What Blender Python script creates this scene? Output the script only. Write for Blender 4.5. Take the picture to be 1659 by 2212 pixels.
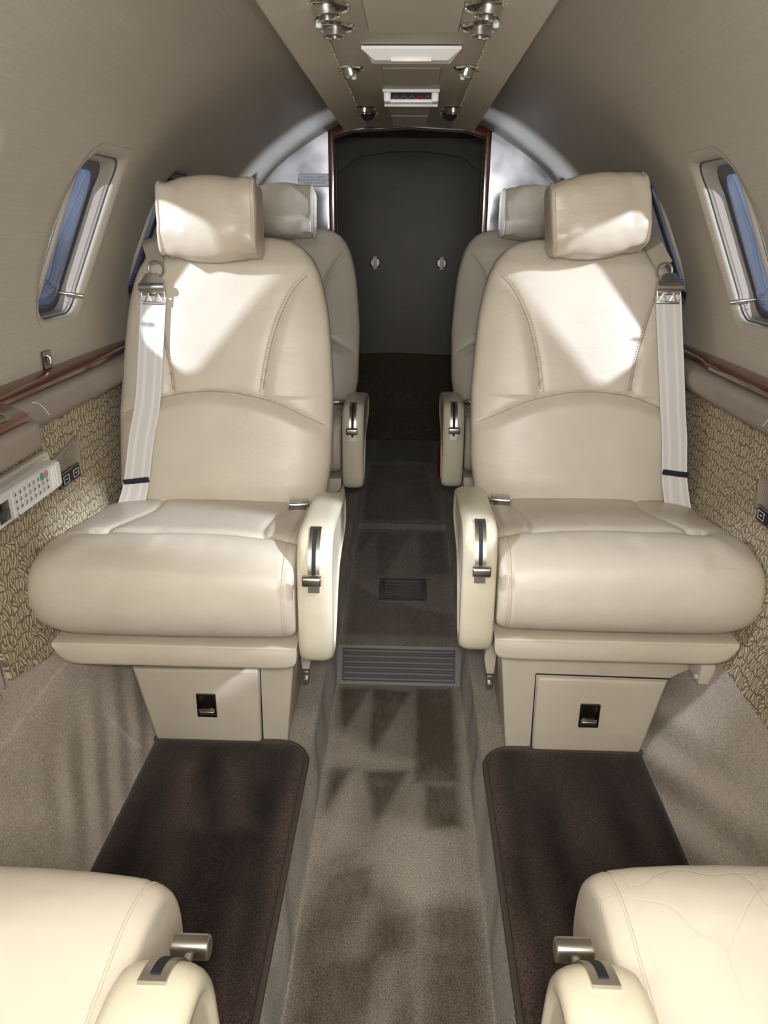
import bpy, bmesh, math, random
import numpy as np
from mathutils import Vector, Matrix

for o in list(bpy.data.objects): bpy.data.objects.remove(o, do_unlink=True)
SC = bpy.context.scene
COL = SC.collection
R = random.Random(7)
NR = np.random.default_rng(3)

# ------------------------------------------------------------------ camera
def cam_matrix(yaw, pitch, roll, pos):
    cy, sy, cp, sp = math.cos(yaw), math.sin(yaw), math.cos(pitch), math.sin(pitch)
    f = Vector((-sy*cp, cy*cp, -sp)); r = Vector((cy, sy, 0)); d = f.cross(r)
    cr, sr = math.cos(roll), math.sin(roll)
    r2 = cr*r + sr*d; d2 = -sr*r + cr*d
    m = Matrix.Identity(4)
    for i in range(3):
        m[i][0] = r2[i]; m[i][1] = -d2[i]; m[i][2] = -f[i]; m[i][3] = pos[i]
    return m
cd = bpy.data.cameras.new('camera'); cam = bpy.data.objects.new('camera', cd); COL.objects.link(cam)
cam.matrix_world = cam_matrix(.03105, .3657, -.00818, (.0112, 0, 1.22))
cd.sensor_fit = 'VERTICAL'; cd.sensor_height = 36; cd.lens = 36*1601.3/2212
cd.clip_start = .02; cd.clip_end = 60
SC.camera = cam

# ------------------------------------------------------------------ world, lights, exposure
W = bpy.data.worlds.new('hangar'); SC.world = W; W.use_nodes = True
wn = W.node_tree.nodes; wl = W.node_tree.links
bg = wn['Background']; bg.inputs[1].default_value = .62
_tc = wn.new('ShaderNodeTexCoord'); _mp = wn.new('ShaderNodeMapping'); _mp.inputs['Scale'].default_value = (1, 1, 2.5)
_nz = wn.new('ShaderNodeTexNoise'); _nz.inputs['Scale'].default_value = 3.2; _nz.inputs['Detail'].default_value = 2
_rp = wn.new('ShaderNodeValToRGB'); _rp.color_ramp.elements[0].position = .38; _rp.color_ramp.elements[0].color = (.055, .072, .115, 1)
_rp.color_ramp.elements[1].position = .66; _rp.color_ramp.elements[1].color = (.27, .33, .47, 1)
wl.new(_tc.outputs['Generated'], _mp.inputs[0]); wl.new(_mp.outputs[0], _nz.inputs['Vector']); wl.new(_nz.outputs[0], _rp.inputs[0]); wl.new(_rp.outputs[0], bg.inputs[0])
SC.view_settings.view_transform = 'Standard'; SC.view_settings.look = 'None'
SC.view_settings.gamma = 1; SC.view_settings.exposure = .24; SC.view_settings.use_curve_mapping = False

def area(name, loc, target, sx, sy, power, col):
    l = bpy.data.lights.new(name, 'AREA'); l.shape = 'RECTANGLE'; l.size = sx; l.size_y = sy
    l.energy = power; l.color = col
    o = bpy.data.objects.new(name, l); COL.objects.link(o); o.location = loc
    o.rotation_euler = (Vector(target)-Vector(loc)).to_track_quat('-Z', 'Y').to_euler()
    return o
def spot(name, loc, target, power, col, rad=.06, ang=60):
    l = bpy.data.lights.new(name, 'SPOT'); l.energy = power; l.color = col
    l.shadow_soft_size = rad; l.spot_size = math.radians(ang); l.spot_blend = .3
    o = bpy.data.objects.new(name, l); COL.objects.link(o); o.location = loc
    o.rotation_euler = (Vector(target)-Vector(loc)).to_track_quat('-Z', 'Y').to_euler()
    return o
area('cabin_fill', (0, -.30, 1.45), (0, 1.5, .6), .8, .2, 13, (1, .98, .95))  # unseen soft fill added behind the camera to brighten the cabin
area('entrance_fill', (0, -1.25, 1.0), (0, 2.0, .7), 1.0, .9, 14, (.95, .965, 1))  # unseen area fill added at the open front end, standing for entrance light
area('phone_torch', (.02, -.03, 1.275), (0, 1.6, .75), .05, .05, 6.0, (1, .995, .975))
spot('hangar_lamp_left', (-1.88, .30, 1.90), (-.62, 1.51, 1.19), 270, (.95, .97, 1), .05, 15)
spot('hangar_lamp_right', (1.88, .30, 1.90), (.62, 1.56, 1.19), 300, (.95, .97, 1), .05, 15)
spot('hangar_lamp_high_right', (1.90, .66, 1.96), (.62, 1.05, 1.2), 430, (.97, .98, 1), .05, 13)
spot('hangar_lamp_high_left', (-1.90, .70, 1.96), (-.62, 1.03, 1.2), 150, (.97, .98, 1), .10, 13)
spot('apron_glow_left', (-2.5, 2.15, .80), (-.62, 2.46, 1.20), 450, (.88, .93, 1), .12, 16)
spot('apron_glow_right', (2.5, 2.15, .80), (.62, 2.475, 1.20), 450, (.88, .93, 1), .12, 16)

# ------------------------------------------------------------------ materials
def new_mat(name):
    m = bpy.data.materials.new(name); m.use_nodes = True
    nt = m.node_tree; b = nt.nodes['Principled BSDF']
    return m, nt, b
def N(nt, t, **k):
    n = nt.nodes.new(t)
    for a, v in k.items(): setattr(n, a, v)
    return n
def mixcol(nt, fac, a, b, blend='MIX'):
    n = N(nt, 'ShaderNodeMix', data_type='RGBA', blend_type=blend)
    for i, v in ((0, fac), (6, a), (7, b)):
        if hasattr(v, 'is_linked') or isinstance(v, bpy.types.NodeSocket): nt.links.new(v, n.inputs[i])
        else: n.inputs[i].default_value = v if i == 0 else (*v, 1)
    return n.outputs[2]
def coords(nt, scale=(1, 1, 1), rot=(0, 0, 0)):
    g = N(nt, 'ShaderNodeNewGeometry'); mp = N(nt, 'ShaderNodeMapping')
    mp.inputs['Scale'].default_value = scale; mp.inputs['Rotation'].default_value = rot
    nt.links.new(g.outputs['Position'], mp.inputs[0]); return mp.outputs[0]
def noise(nt, vec, sc, det=3, rough=.5, out=0):
    n = N(nt, 'ShaderNodeTexNoise'); n.inputs['Scale'].default_value = sc
    n.inputs['Detail'].default_value = det; n.inputs['Roughness'].default_value = rough
    nt.links.new(vec, n.inputs['Vector']); return n.outputs[out]
def ramp(nt, fac, stops):
    r = N(nt, 'ShaderNodeValToRGB'); nt.links.new(fac, r.inputs[0])
    e = r.color_ramp.elements
    while len(e) < len(stops): e.new(.5)
    for i, (p, c) in enumerate(stops):
        e[i].position = p; e[i].color = (*c, 1) if len(c) == 3 else c
    return r.outputs[0]
def bump(nt, b, h, strength, dist=.001, normal=None):
    n = N(nt, 'ShaderNodeBump'); n.inputs['Strength'].default_value = strength; n.inputs['Distance'].default_value = dist
    nt.links.new(h, n.inputs['Height'])
    if normal is not None: nt.links.new(normal, n.inputs['Normal'])
    nt.links.new(n.outputs[0], b.inputs['Normal']); return n.outputs[0]
def simple(name, col, rough=.5, metal=0, coat=0):
    m, nt, b = new_mat(name)
    b.inputs['Base Color'].default_value = (*col, 1); b.inputs['Roughness'].default_value = rough
    b.inputs['Metallic'].default_value = metal; b.inputs['Coat Weight'].default_value = coat
    return m
def leather(name, col, rough=.4, crease=.35, crumple=1):
    m, nt, b = new_mat(name); v = coords(nt)
    big = noise(nt, v, 9, 3)
    c = mixcol(nt, ramp(nt, big, [(.3, (0, 0, 0)), (.7, (1, 1, 1))]), tuple(x*.93 for x in col), tuple(min(1, x*1.04) for x in col))
    wv = noise(nt, v, 6, 2, out=1)
    ma = N(nt, 'ShaderNodeVectorMath', operation='MULTIPLY_ADD'); nt.links.new(wv, ma.inputs[0]); ma.inputs[1].default_value = (.22,)*3; nt.links.new(v, ma.inputs[2])
    vo = N(nt, 'ShaderNodeTexVoronoi', feature='DISTANCE_TO_EDGE'); vo.inputs['Scale'].default_value = 12; nt.links.new(ma.outputs[0], vo.inputs['Vector'])
    cr = ramp(nt, vo.outputs[0], [(0, (0, 0, 0)), (.022, (1, 1, 1))])
    msk = noise(nt, v, 5, 2)
    mm = ramp(nt, msk, [(.50, (0, 0, 0)), (.66, (1, 1, 1))])
    inv = N(nt, 'ShaderNodeInvert'); nt.links.new(cr, inv.inputs[1])
    mu = N(nt, 'ShaderNodeMath', operation='MULTIPLY'); nt.links.new(inv.outputs[0], mu.inputs[0]); nt.links.new(mm, mu.inputs[1])
    mu2 = N(nt, 'ShaderNodeMath', operation='MULTIPLY'); nt.links.new(mu.outputs[0], mu2.inputs[0]); mu2.inputs[1].default_value = crease*.3
    c2 = mixcol(nt, mu2.outputs[0], (0, 0, 0), tuple(x*.45 for x in col))
    nt.links.new(c, c2.node.inputs[6])
    nt.links.new(c2, b.inputs['Base Color'])
    b.inputs['Roughness'].default_value = rough
    b.inputs['Specular IOR Level'].default_value = .45
    gr = noise(nt, v, 900, 2); n1 = bump(nt, b, gr, .12, .0006)
    sub = N(nt, 'ShaderNodeMath', operation='MULTIPLY'); nt.links.new(mu.outputs[0], sub.inputs[0]); sub.inputs[1].default_value = -1
    n2 = bump(nt, b, sub.outputs[0], crease, .0007, n1)
    wr = noise(nt, coords(nt, (1, 1, 2.2)), 14, 3); bump(nt, b, wr, .22*crumple, .006, n2)
    return m
CREAM = (.61, .54, .435)
M = {}
M['leather'] = leather('cream_leather', CREAM)
M['leather_plain'] = leather('cream_leather_smooth', (.62, .545, .43), .45, 0)
M['vinyl'] = leather('ivory_arm_vinyl', (.61, .55, .41), .3, 0)
M['pillow'] = leather('headrest_leather', (.575, .495, .385), .36, .05, 1.6)
M['dk'] = simple('dark_slot', (.010, .010, .012), .7)
M['seamline'] = simple('leather_seam', (.36, .29, .20), .6)
M['seamdark'] = simple('stitch_thread', (.30, .25, .18), .8)
M['chrome'] = simple('polished_chrome', (.80, .80, .80), .12, 1)
M['nozzle_chrome'] = simple('satin_chrome', (.62, .60, .57), .22, 1)
M['nickel'] = simple('brushed_nickel', (.52, .48, .42), .33, 1)
M['nickel_dark'] = simple('smoked_nickel', (.17, .14, .11), .25, 1)
M['white'] = simple('white_plastic', (.86, .85, .83), .4)
M['ivory'] = simple('ivory_plastic', (.66, .60, .52), .4)
M['greyplastic'] = simple('grey_plastic', (.135, .122, .115), .5)
M['greydark'] = simple('vent_gap_grey', (.03, .03, .045), .6)
M['blackband'] = simple('black_elastic', (.012, .013, .02), .5)
M['beltgrey'] = simple('taupe_webbing', (.30, .25, .19), .45)
M['red'] = simple('glossy_red', (.55, .01, .015), .2)
M['bracketpaint'] = simple('cream_painted_metal', (.58, .52, .43), .4)
M['screen'] = simple('lcd_screen', (.01, .011, .01), .12)
M['teal'] = simple('teal_key', (.05, .36, .32), .35)
M['pink'] = simple('pink_key', (.62, .22, .30), .35)
M['key'] = simple('grey_key', (.50, .49, .47), .4)
M['ink'] = simple('dark_ink', (.05, .05, .06), .6)
M['placard'] = simple('placard_plate', (.66, .69, .82), .35)
M['inkgrey'] = simple('grey_ink', (.16, .17, .24), .5)
M['palegrey'] = simple('pale_line', (.72, .72, .74), .4)
M['doorgrey'] = leather('taupe_door_vinyl', (.21, .19, .155), .5, 0)
M['headliner'] = leather('headliner_vinyl', (.53, .48, .395), .55, 0)
M['reveal'] = simple('window_reveal', (.33, .29, .245), .35)
M['gasket'] = simple('window_gasket', (.05, .052, .065), .45)
M['outer'] = simple('outer_window_rim', (.16, .19, .27), .4)
M['ledge'] = leather('taupe_ledge_leather', (.27, .225, .185), .42, 0)

def webbing(name, col):
    m, nt, b = new_mat(name)
    v = coords(nt); nz = noise(nt, v, 1500, 2)
    at = N(nt, 'ShaderNodeAttribute', attribute_name='stripe')
    c = mixcol(nt, at.outputs['Fac'], tuple(x*.86 for x in col), col)
    nt.links.new(c, b.inputs['Base Color']); b.inputs['Roughness'].default_value = .5
    b.inputs['Sheen Weight'].default_value = .3
    bump(nt, b, nz, .5, .0008); return m
M['web'] = webbing('pale_webbing', (.76, .72, .68))

def wallmat():
    m, nt, b = new_mat('sidewall_fabric')
    g = coords(nt, (60, 3.0, 260)); n1 = noise(nt, g, 3, 4, .7)
    n2 = noise(nt, coords(nt), 3, 2)
    c = mixcol(nt, ramp(nt, n1, [(.3, (0, 0, 0)), (.72, (1, 1, 1))]), (.41, .37, .30), (.49, .44, .365))
    nt.links.new(c, b.inputs['Base Color']); b.inputs['Roughness'].default_value = .5
    b.inputs['Specular IOR Level'].default_value = .35
    bump(nt, b, n1, .25, .0008); return m
M['wall'] = wallmat()

def mth(nt, op, a, b=0., c=0.):
    n = N(nt, 'ShaderNodeMath', operation=op)
    for k, v in enumerate((a, b, c)):
        if isinstance(v, bpy.types.NodeSocket): nt.links.new(v, n.inputs[k])
        else: n.inputs[k].default_value = v
    return n.outputs[0]
def patternmat():
    """small fan-shaped scales, each filled with curved ribs"""
    m, nt, b = new_mat('scale_pattern_fabric')
    v = coords(nt)
    sp = N(nt, 'ShaderNodeSeparateXYZ'); nt.links.new(v, sp.inputs[0])
    cb = N(nt, 'ShaderNodeCombineXYZ'); nt.links.new(sp.outputs[1], cb.inputs[0]); nt.links.new(sp.outputs[2], cb.inputs[1])
    wv = noise(nt, cb.outputs[0], 55, 1, .4, out=1)
    ma = N(nt, 'ShaderNodeVectorMath', operation='MULTIPLY_ADD'); nt.links.new(wv, ma.inputs[0]); ma.inputs[1].default_value = (.016, .016, 0); nt.links.new(cb.outputs[0], ma.inputs[2])
    mp = N(nt, 'ShaderNodeMapping'); mp.inputs['Scale'].default_value = (1.25, .85, 1); nt.links.new(ma.outputs[0], mp.inputs[0])
    SCL = 50
    def voro(feat):
        vo = N(nt, 'ShaderNodeTexVoronoi', feature=feat, voronoi_dimensions='2D'); vo.inputs['Scale'].default_value = SCL; vo.inputs['Randomness'].default_value = .55
        nt.links.new(mp.outputs[0], vo.inputs['Vector']); return vo
    ve = voro('DISTANCE_TO_EDGE'); vf = voro('F1')
    df = N(nt, 'ShaderNodeVectorMath', operation='SUBTRACT'); nt.links.new(mp.outputs[0], df.inputs[0]); nt.links.new(vf.outputs['Position'], df.inputs[1])
    sd = N(nt, 'ShaderNodeSeparateXYZ'); nt.links.new(df.outputs[0], sd.inputs[0])
    sc = N(nt, 'ShaderNodeSeparateColor'); nt.links.new(vf.outputs['Color'], sc.inputs[0])
    ang = mth(nt, 'MULTIPLY_ADD', sc.outputs[0], 1.9, -.95)
    xr = mth(nt, 'ADD', mth(nt, 'MULTIPLY', sd.outputs[0], mth(nt, 'COSINE', ang)), mth(nt, 'MULTIPLY', sd.outputs[1], mth(nt, 'SINE', ang)))
    cur = mth(nt, 'MULTIPLY_ADD', sc.outputs[1], 70., -35.)
    xr = mth(nt, 'ADD', xr, mth(nt, 'MULTIPLY', cur, mth(nt, 'MULTIPLY', sd.outputs[1], sd.outputs[1])))
    st = mth(nt, 'ABSOLUTE', mth(nt, 'SINE', mth(nt, 'MULTIPLY_ADD', xr, 350., 1.1)))
    f1 = ramp(nt, st, [(.40, (0, 0, 0)), (.58, (1, 1, 1))])
    f2 = ramp(nt, ve.outputs[0], [(.05, (0, 0, 0)), (.09, (1, 1, 1))])
    f = mth(nt, 'MULTIPLY', f1, f2)
    th = noise(nt, v, 900, 2)
    lt = mixcol(nt, th, (.47, .395, .265), (.61, .53, .385))
    c = mixcol(nt, f, (.175, .14, .082), (1, 1, 1)); nt.links.new(lt, c.node.inputs[7])
    nt.links.new(c, b.inputs['Base Color']); b.inputs['Roughness'].default_value = .75
    bump(nt, b, f, .5, .0012); return m
M['pattern'] = patternmat()

def carpetmat(name, dark, light, grain=1.0):
    m, nt, b = new_mat(name); v = coords(nt)
    at = N(nt, 'ShaderNodeAttribute', attribute_name='pile')
    n1 = noise(nt, v, 330, 3, .75); n2 = noise(nt, v, 11, 5, .65); n3 = noise(nt, coords(nt, (1, .3, 1)), 90, 3, .7)
    s_ = mth(nt, 'MULTIPLY_ADD', n2, .30, at.outputs['Fac']); s_ = mth(nt, 'MULTIPLY_ADD', n3, .35, s_)
    s_ = mth(nt, 'MULTIPLY_ADD', n1, .35, s_)
    mr = N(nt, 'ShaderNodeMapRange'); nt.links.new(s_, mr.inputs[0]); mr.inputs[1].default_value = .46; mr.inputs[2].default_value = 1.36
    c = mixcol(nt, mr.outputs[0], dark, light)
    r1 = ramp(nt, n1, [(.36, (.42,)*3), (.5, (.9,)*3), (.66, (1.5,)*3)])
    c3 = mixcol(nt, grain, (0, 0, 0), (0, 0, 0), 'MULTIPLY'); nt.links.new(c, c3.node.inputs[6]); nt.links.new(r1, c3.node.inputs[7])
    nt.links.new(c3, b.inputs['Base Color']); b.inputs['Roughness'].default_value = .9
    b.inputs['Sheen Weight'].default_value = .15
    b.inputs['Specular IOR Level'].default_value = .15
    bump(nt, b, n1, .5, .002); return m
M['carpet'] = carpetmat('taupe_carpet', (.095, .073, .046), (.44, .385, .32), .8)
M['sidecarpet'] = carpetmat('taupe_side_carpet', (.22, .18, .13), (.56, .49, .41), .5)
M['mat'] = carpetmat('brown_mat_pile', (.013, .0075, .005), (.105, .072, .055), 1.0)
M['matedge'] = simple('mat_binding', (.075, .055, .042), .8)

def wood():
    m, nt, b = new_mat('mahogany_veneer')
    v = coords(nt, (60, 4, 60)); n1 = noise(nt, v, 1.2, 4, .6)
    c = mixcol(nt, n1, (.040, .009, .005), (.17, .050, .02))
    nt.links.new(c, b.inputs['Base Color']); b.inputs['Roughness'].default_value = .18; b.inputs['Coat Weight'].default_value = .6
    return m
M['wood'] = wood()
def mirror():
    m, nt, b = new_mat('hazy_mirror')
    n1 = noise(nt, coords(nt, (1, 1, 1)), 7, 3)
    r = ramp(nt, n1, [(.35, (.10,)*3), (.7, (.24,)*3)])
    nt.links.new(r, b.inputs['Roughness']); b.inputs['Base Color'].default_value = (.72, .73, .78, 1); b.inputs['Metallic'].default_value = .85
    return m
M['mirror'] = mirror()
def glass():
    m = bpy.data.materials.new('acrylic_pane'); m.use_nodes = True; nt = m.node_tree; nt.nodes.clear()
    o = N(nt, 'ShaderNodeOutputMaterial'); t = N(nt, 'ShaderNodeBsdfTransparent'); g = N(nt, 'ShaderNodeBsdfGlossy'); mx = N(nt, 'ShaderNodeMixShader'); fr = N(nt, 'ShaderNodeLayerWeight')
    t.inputs[0].default_value = (.86, .9, .97, 1); g.inputs['Roughness'].default_value = .03; fr.inputs[0].default_value = .5; pw = mth(nt, 'MULTIPLY_ADD', mth(nt, 'POWER', fr.outputs['Facing'], 5.), .75, .04)
    nt.links.new(pw, mx.inputs[0]); nt.links.new(t.outputs[0], mx.inputs[1]); nt.links.new(g.outputs[0], mx.inputs[2]); nt.links.new(mx.outputs[0], o.inputs[0])
    return m
M['glass'] = glass()
def speaker():
    m, nt, b = new_mat('perforated_speaker_vinyl')
    v = coords(nt, (1, 1, 1)); vo = N(nt, 'ShaderNodeTexVoronoi'); vo.inputs['Scale'].default_value = 260; vo.inputs['Randomness'].default_value = 0
    nt.links.new(v, vo.inputs['Vector'])
    f = ramp(nt, vo.outputs[0], [(.22, (0, 0, 0)), (.34, (1, 1, 1))])
    c = mixcol(nt, f, (.15, .13, .10), (.37, .335, .27)); nt.links.new(c, b.inputs['Base Color']); b.inputs['Roughness'].default_value = .6
    return m
M['speaker'] = speaker()

# ------------------------------------------------------------------ geometry helpers
def wloc(p):
    v = Vector((0, 0, 0))
    while p is not None: v += p.location; p = p.parent
    return v
def cr(pts, n=12):
    P = np.array(pts, float); P = np.vstack([2*P[0]-P[1], P, 2*P[-1]-P[-2]]); out = []
    for i in range(1, len(P)-2):
        for t in np.linspace(0, 1, n, endpoint=False):
            a, b, c, d = P[i-1:i+3]
            out.append(.5*(2*b+(c-a)*t+(2*a-5*b+4*c-d)*t*t+(3*b-a-3*c+d)*t**3))
    out.append(P[-2]); return np.array(out)
def crc(pts, n=8):
    P = np.array(pts, float); L = len(P); out = []
    for i in range(L):
        a, b, c, d = P[i-1], P[i], P[(i+1) % L], P[(i+2) % L]
        for t in np.linspace(0, 1, n, endpoint=False):
            out.append(.5*(2*b+(c-a)*t+(2*a-5*b+4*c-d)*t*t+(3*b-a-3*c+d)*t**3))
    return np.array(out)
def pdist(X, Y, poly):
    d = np.full(X.shape, 9.)
    for (x0, y0), (x1, y1) in zip(poly[:-1], poly[1:]):
        dx, dy = x1-x0, y1-y0; l = dx*dx+dy*dy+1e-12
        t = np.clip(((X-x0)*dx+(Y-y0)*dy)/l, 0, 1)
        d = np.minimum(d, np.hypot(X-x0-t*dx, Y-y0-t*dy))
    return d
def obj(name, V, F, mat, parent=None, angle=40, attr=None, calc=True, flat=False):
    V = np.array(V, float)
    if parent is not None: org = np.array(wloc(parent))
    else:
        lo, hi = V.min(0), V.max(0); org = np.array([(lo[0]+hi[0])/2, (lo[1]+hi[1])/2, lo[2]])
    me = bpy.data.meshes.new(name); me.from_pydata((V-org).tolist(), [], F)
    if calc:
        bm = bmesh.new(); bm.from_mesh(me); bmesh.ops.recalc_face_normals(bm, faces=bm.faces); bm.to_mesh(me); bm.free()
    if attr:
        a = me.attributes.new(attr[0], 'FLOAT', 'POINT'); a.data.foreach_set('value', np.array(attr[1], dtype=np.float32))
    if not flat:
        for p in me.polygons: p.use_smooth = True
        me.set_sharp_from_angle(angle=math.radians(angle))
    me.materials.append(M[mat] if isinstance(mat, str) else mat)
    o = bpy.data.objects.new(name, me); COL.objects.link(o)
    if parent is not None: o.parent = parent
    else: o.location = org
    return o
def merge(*parts):
    V = []; F = []; n = 0
    for v, f in parts:
        v = np.array(v, float).reshape(-1, 3); V.append(v); F += [tuple(i+n for i in q) for q in f]; n += len(v)
    return np.vstack(V), F
def loft(rings, close=True, cap=True):
    rings = [np.array(r, float) for r in rings]; n = len(rings[0]); V = np.vstack(rings); F = []
    for i in range(len(rings)-1):
        for j in range(n if close else n-1):
            k = (j+1) % n
            F.append((i*n+j, i*n+k, (i+1)*n+k, (i+1)*n+j))
    if cap:
        F.append(tuple(range(n))); F.append(tuple(reversed(range((len(rings)-1)*n, len(rings)*n))))
    return V, F
def grid(P):
    P = np.array(P, float); a, b = P.shape[:2]; F = []
    for i in range(a-1):
        for j in range(b-1): F.append((i*b+j, i*b+j+1, (i+1)*b+j+1, (i+1)*b+j))
    return P.reshape(-1, 3), F
def box(c, s, r=0, seg=2, rot=None):
    bm = bmesh.new(); bmesh.ops.create_cube(bm, size=1)
    for v in bm.verts: v.co = Vector((v.co.x*s[0], v.co.y*s[1], v.co.z*s[2]))
    if r > 0: bmesh.ops.bevel(bm, geom=bm.edges[:], offset=r, segments=seg, profile=.5, affect='EDGES')
    if rot is not None: bmesh.ops.transform(bm, matrix=rot, verts=bm.verts)
    V = np.array([v.co[:] for v in bm.verts])+np.array(c); F = [tuple(v.index for v in f.verts) for f in bm.faces]; bm.free()
    return V, F
def frame(axis):
    a = Vector(axis).normalized(); u = a.orthogonal().normalized(); w = a.cross(u); return np.array(a), np.array(u), np.array(w)
def lathe(base, axis, prof, n=28, cap=True):
    a, u, w = frame(axis); base = np.array(base, float); rings = []
    for r, h in prof:
        rings.append([base+a*h+r*(u*math.cos(t)+w*math.sin(t)) for t in np.linspace(0, 2*math.pi, n, endpoint=False)])
    return loft(rings, True, cap)
def tube(path, r, n=8, closed=False):
    P = np.array(path, float); L = len(P); rings = []
    up = None
    for i in range(L):
        if closed: t = P[(i+1) % L]-P[i-1]
        else: t = P[min(i+1, L-1)]-P[max(i-1, 0)]
        t = t/(np.linalg.norm(t)+1e-12)
        if up is None:
            u = np.array(Vector(t).orthogonal().normalized())
        else:
            u = up-t*np.dot(up, t); u /= np.linalg.norm(u)+1e-12
        up = u; w = np.cross(t, u)
        rings.append(P[i]+r*(np.outer(np.cos(np.linspace(0, 2*np.pi, n, endpoint=False)), u)+np.outer(np.sin(np.linspace(0, 2*np.pi, n, endpoint=False)), w)))
    if closed: rings.append(rings[0])
    return loft(rings, True, not closed)
def prism(poly, axis, a0, a1, r=0, seg=3):
    """extrude a 2D polygon along an axis; poly in the two other axes (x,y),(x,z) or (y,z)"""
    bm = bmesh.new(); vs = []
    for a in (a0, a1):
        for p in poly:
            if axis == 2: c = (p[0], p[1], a)
            elif axis == 1: c = (p[0], a, p[1])
            else: c = (a, p[0], p[1])
            vs.append(bm.verts.new(c))
    n = len(poly); bm.faces.new(vs[:n]); bm.faces.new(list(reversed(vs[n:])))
    for i in range(n):
        k = (i+1) % n; bm.faces.new((vs[i], vs[k], vs[n+k], vs[n+i]))
    bmesh.ops.recalc_face_normals(bm, faces=bm.faces)
    if r > 0:
        ed = [e for e in bm.edges if e.is_manifold and e.calc_face_angle(0) > .3]
        bmesh.ops.bevel(bm, geom=ed, offset=r, segments=seg, profile=.5, affect='EDGES')
    V = np.array([v.co[:] for v in bm.verts]); bm.verts.index_update(); F = [tuple(v.index for v in f.verts) for f in bm.faces]; bm.free()
    return V, F
def rrect(w, h, r, n=6):
    out = []
    for cx, cy, a0 in ((w-r, h-r, 0), (-w+r, h-r, 90), (-w+r, -h+r, 180), (w-r, -h+r, 270)):
        for k in range(n+1):
            a = math.radians(a0+90*k/n); out.append((cx+r*math.cos(a), cy+r*math.sin(a)))
    return np.array(out)
def empty(name, loc):
    o = bpy.data.objects.new(name, None); COL.objects.link(o); o.location = loc; o.empty_display_size = .05; return o
def tag(o, label=None, cat=None, group=None, kind=None):
    if label: o['label'] = label
    if cat: o['category'] = cat
    if group: o['group'] = group
    if kind: o['kind'] = kind
    return o
def text(name, s, size, mat_, parent, origin, xdir, ydir, align='CENTER', ext=.0002):
    cu = bpy.data.curves.new(name, 'FONT'); cu.body = s; cu.size = size; cu.align_x = align; cu.align_y = 'CENTER'; cu.extrude = ext; cu.resolution_u = 2
    t = bpy.data.objects.new(name, cu); COL.objects.link(t); bpy.context.view_layer.update()
    me = bpy.data.meshes.new_from_object(t.evaluated_get(bpy.context.evaluated_depsgraph_get()))
    V = np.array([v.co[:] for v in me.vertices]).reshape(-1, 3); F = [tuple(p.vertices) for p in me.polygons]
    bpy.data.objects.remove(t, do_unlink=True)
    X = np.array(Vector(xdir).normalized()); Y = np.array(Vector(ydir).normalized()); Z = np.cross(X, Y)
    P = np.array(origin)+V[:, :1]*X+V[:, 1:2]*Y+V[:, 2:3]*Z
    return obj(name, P, F, mat_, parent, calc=False, flat=True)

# ------------------------------------------------------------------ cabin shell
PROF = [(.545, .13), (.60, .27), (.655, .42), (.688, .60), (.70, .75), (.70, .94), (.690, 1.05), (.660, 1.15), (.612, 1.25), (.550, 1.34), (.472, 1.42), (.38, 1.485), (.28, 1.54), (.18, 1.57), (.0, 1.585)]
PC = cr(PROF, 10)
def xw(z): 
    i = PC[:, 1]; return float(np.interp(z, i, PC[:, 0]))
YF, YB = -1.45, 2.92
WH, WZ, WHH = .0925, 1.195, .147     # window half width, centre height, half height
def win_loop(side, yc, scale, dx, n=7, grow=0):
    out = []
    for py, pz in rrect(WH*scale+grow, WHH*scale+grow*1.1, .048*scale, n):
        z = WZ+pz
        out.append((side*(xw(z)+dx), yc+py, z))
    return np.array(out)
WIN = {-1: [.08, .555, 1.035, 1.51, 1.985, 2.46], 1: [.095, .57, 1.05, 1.525, 2.0, 2.475]}
walls = {}
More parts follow.
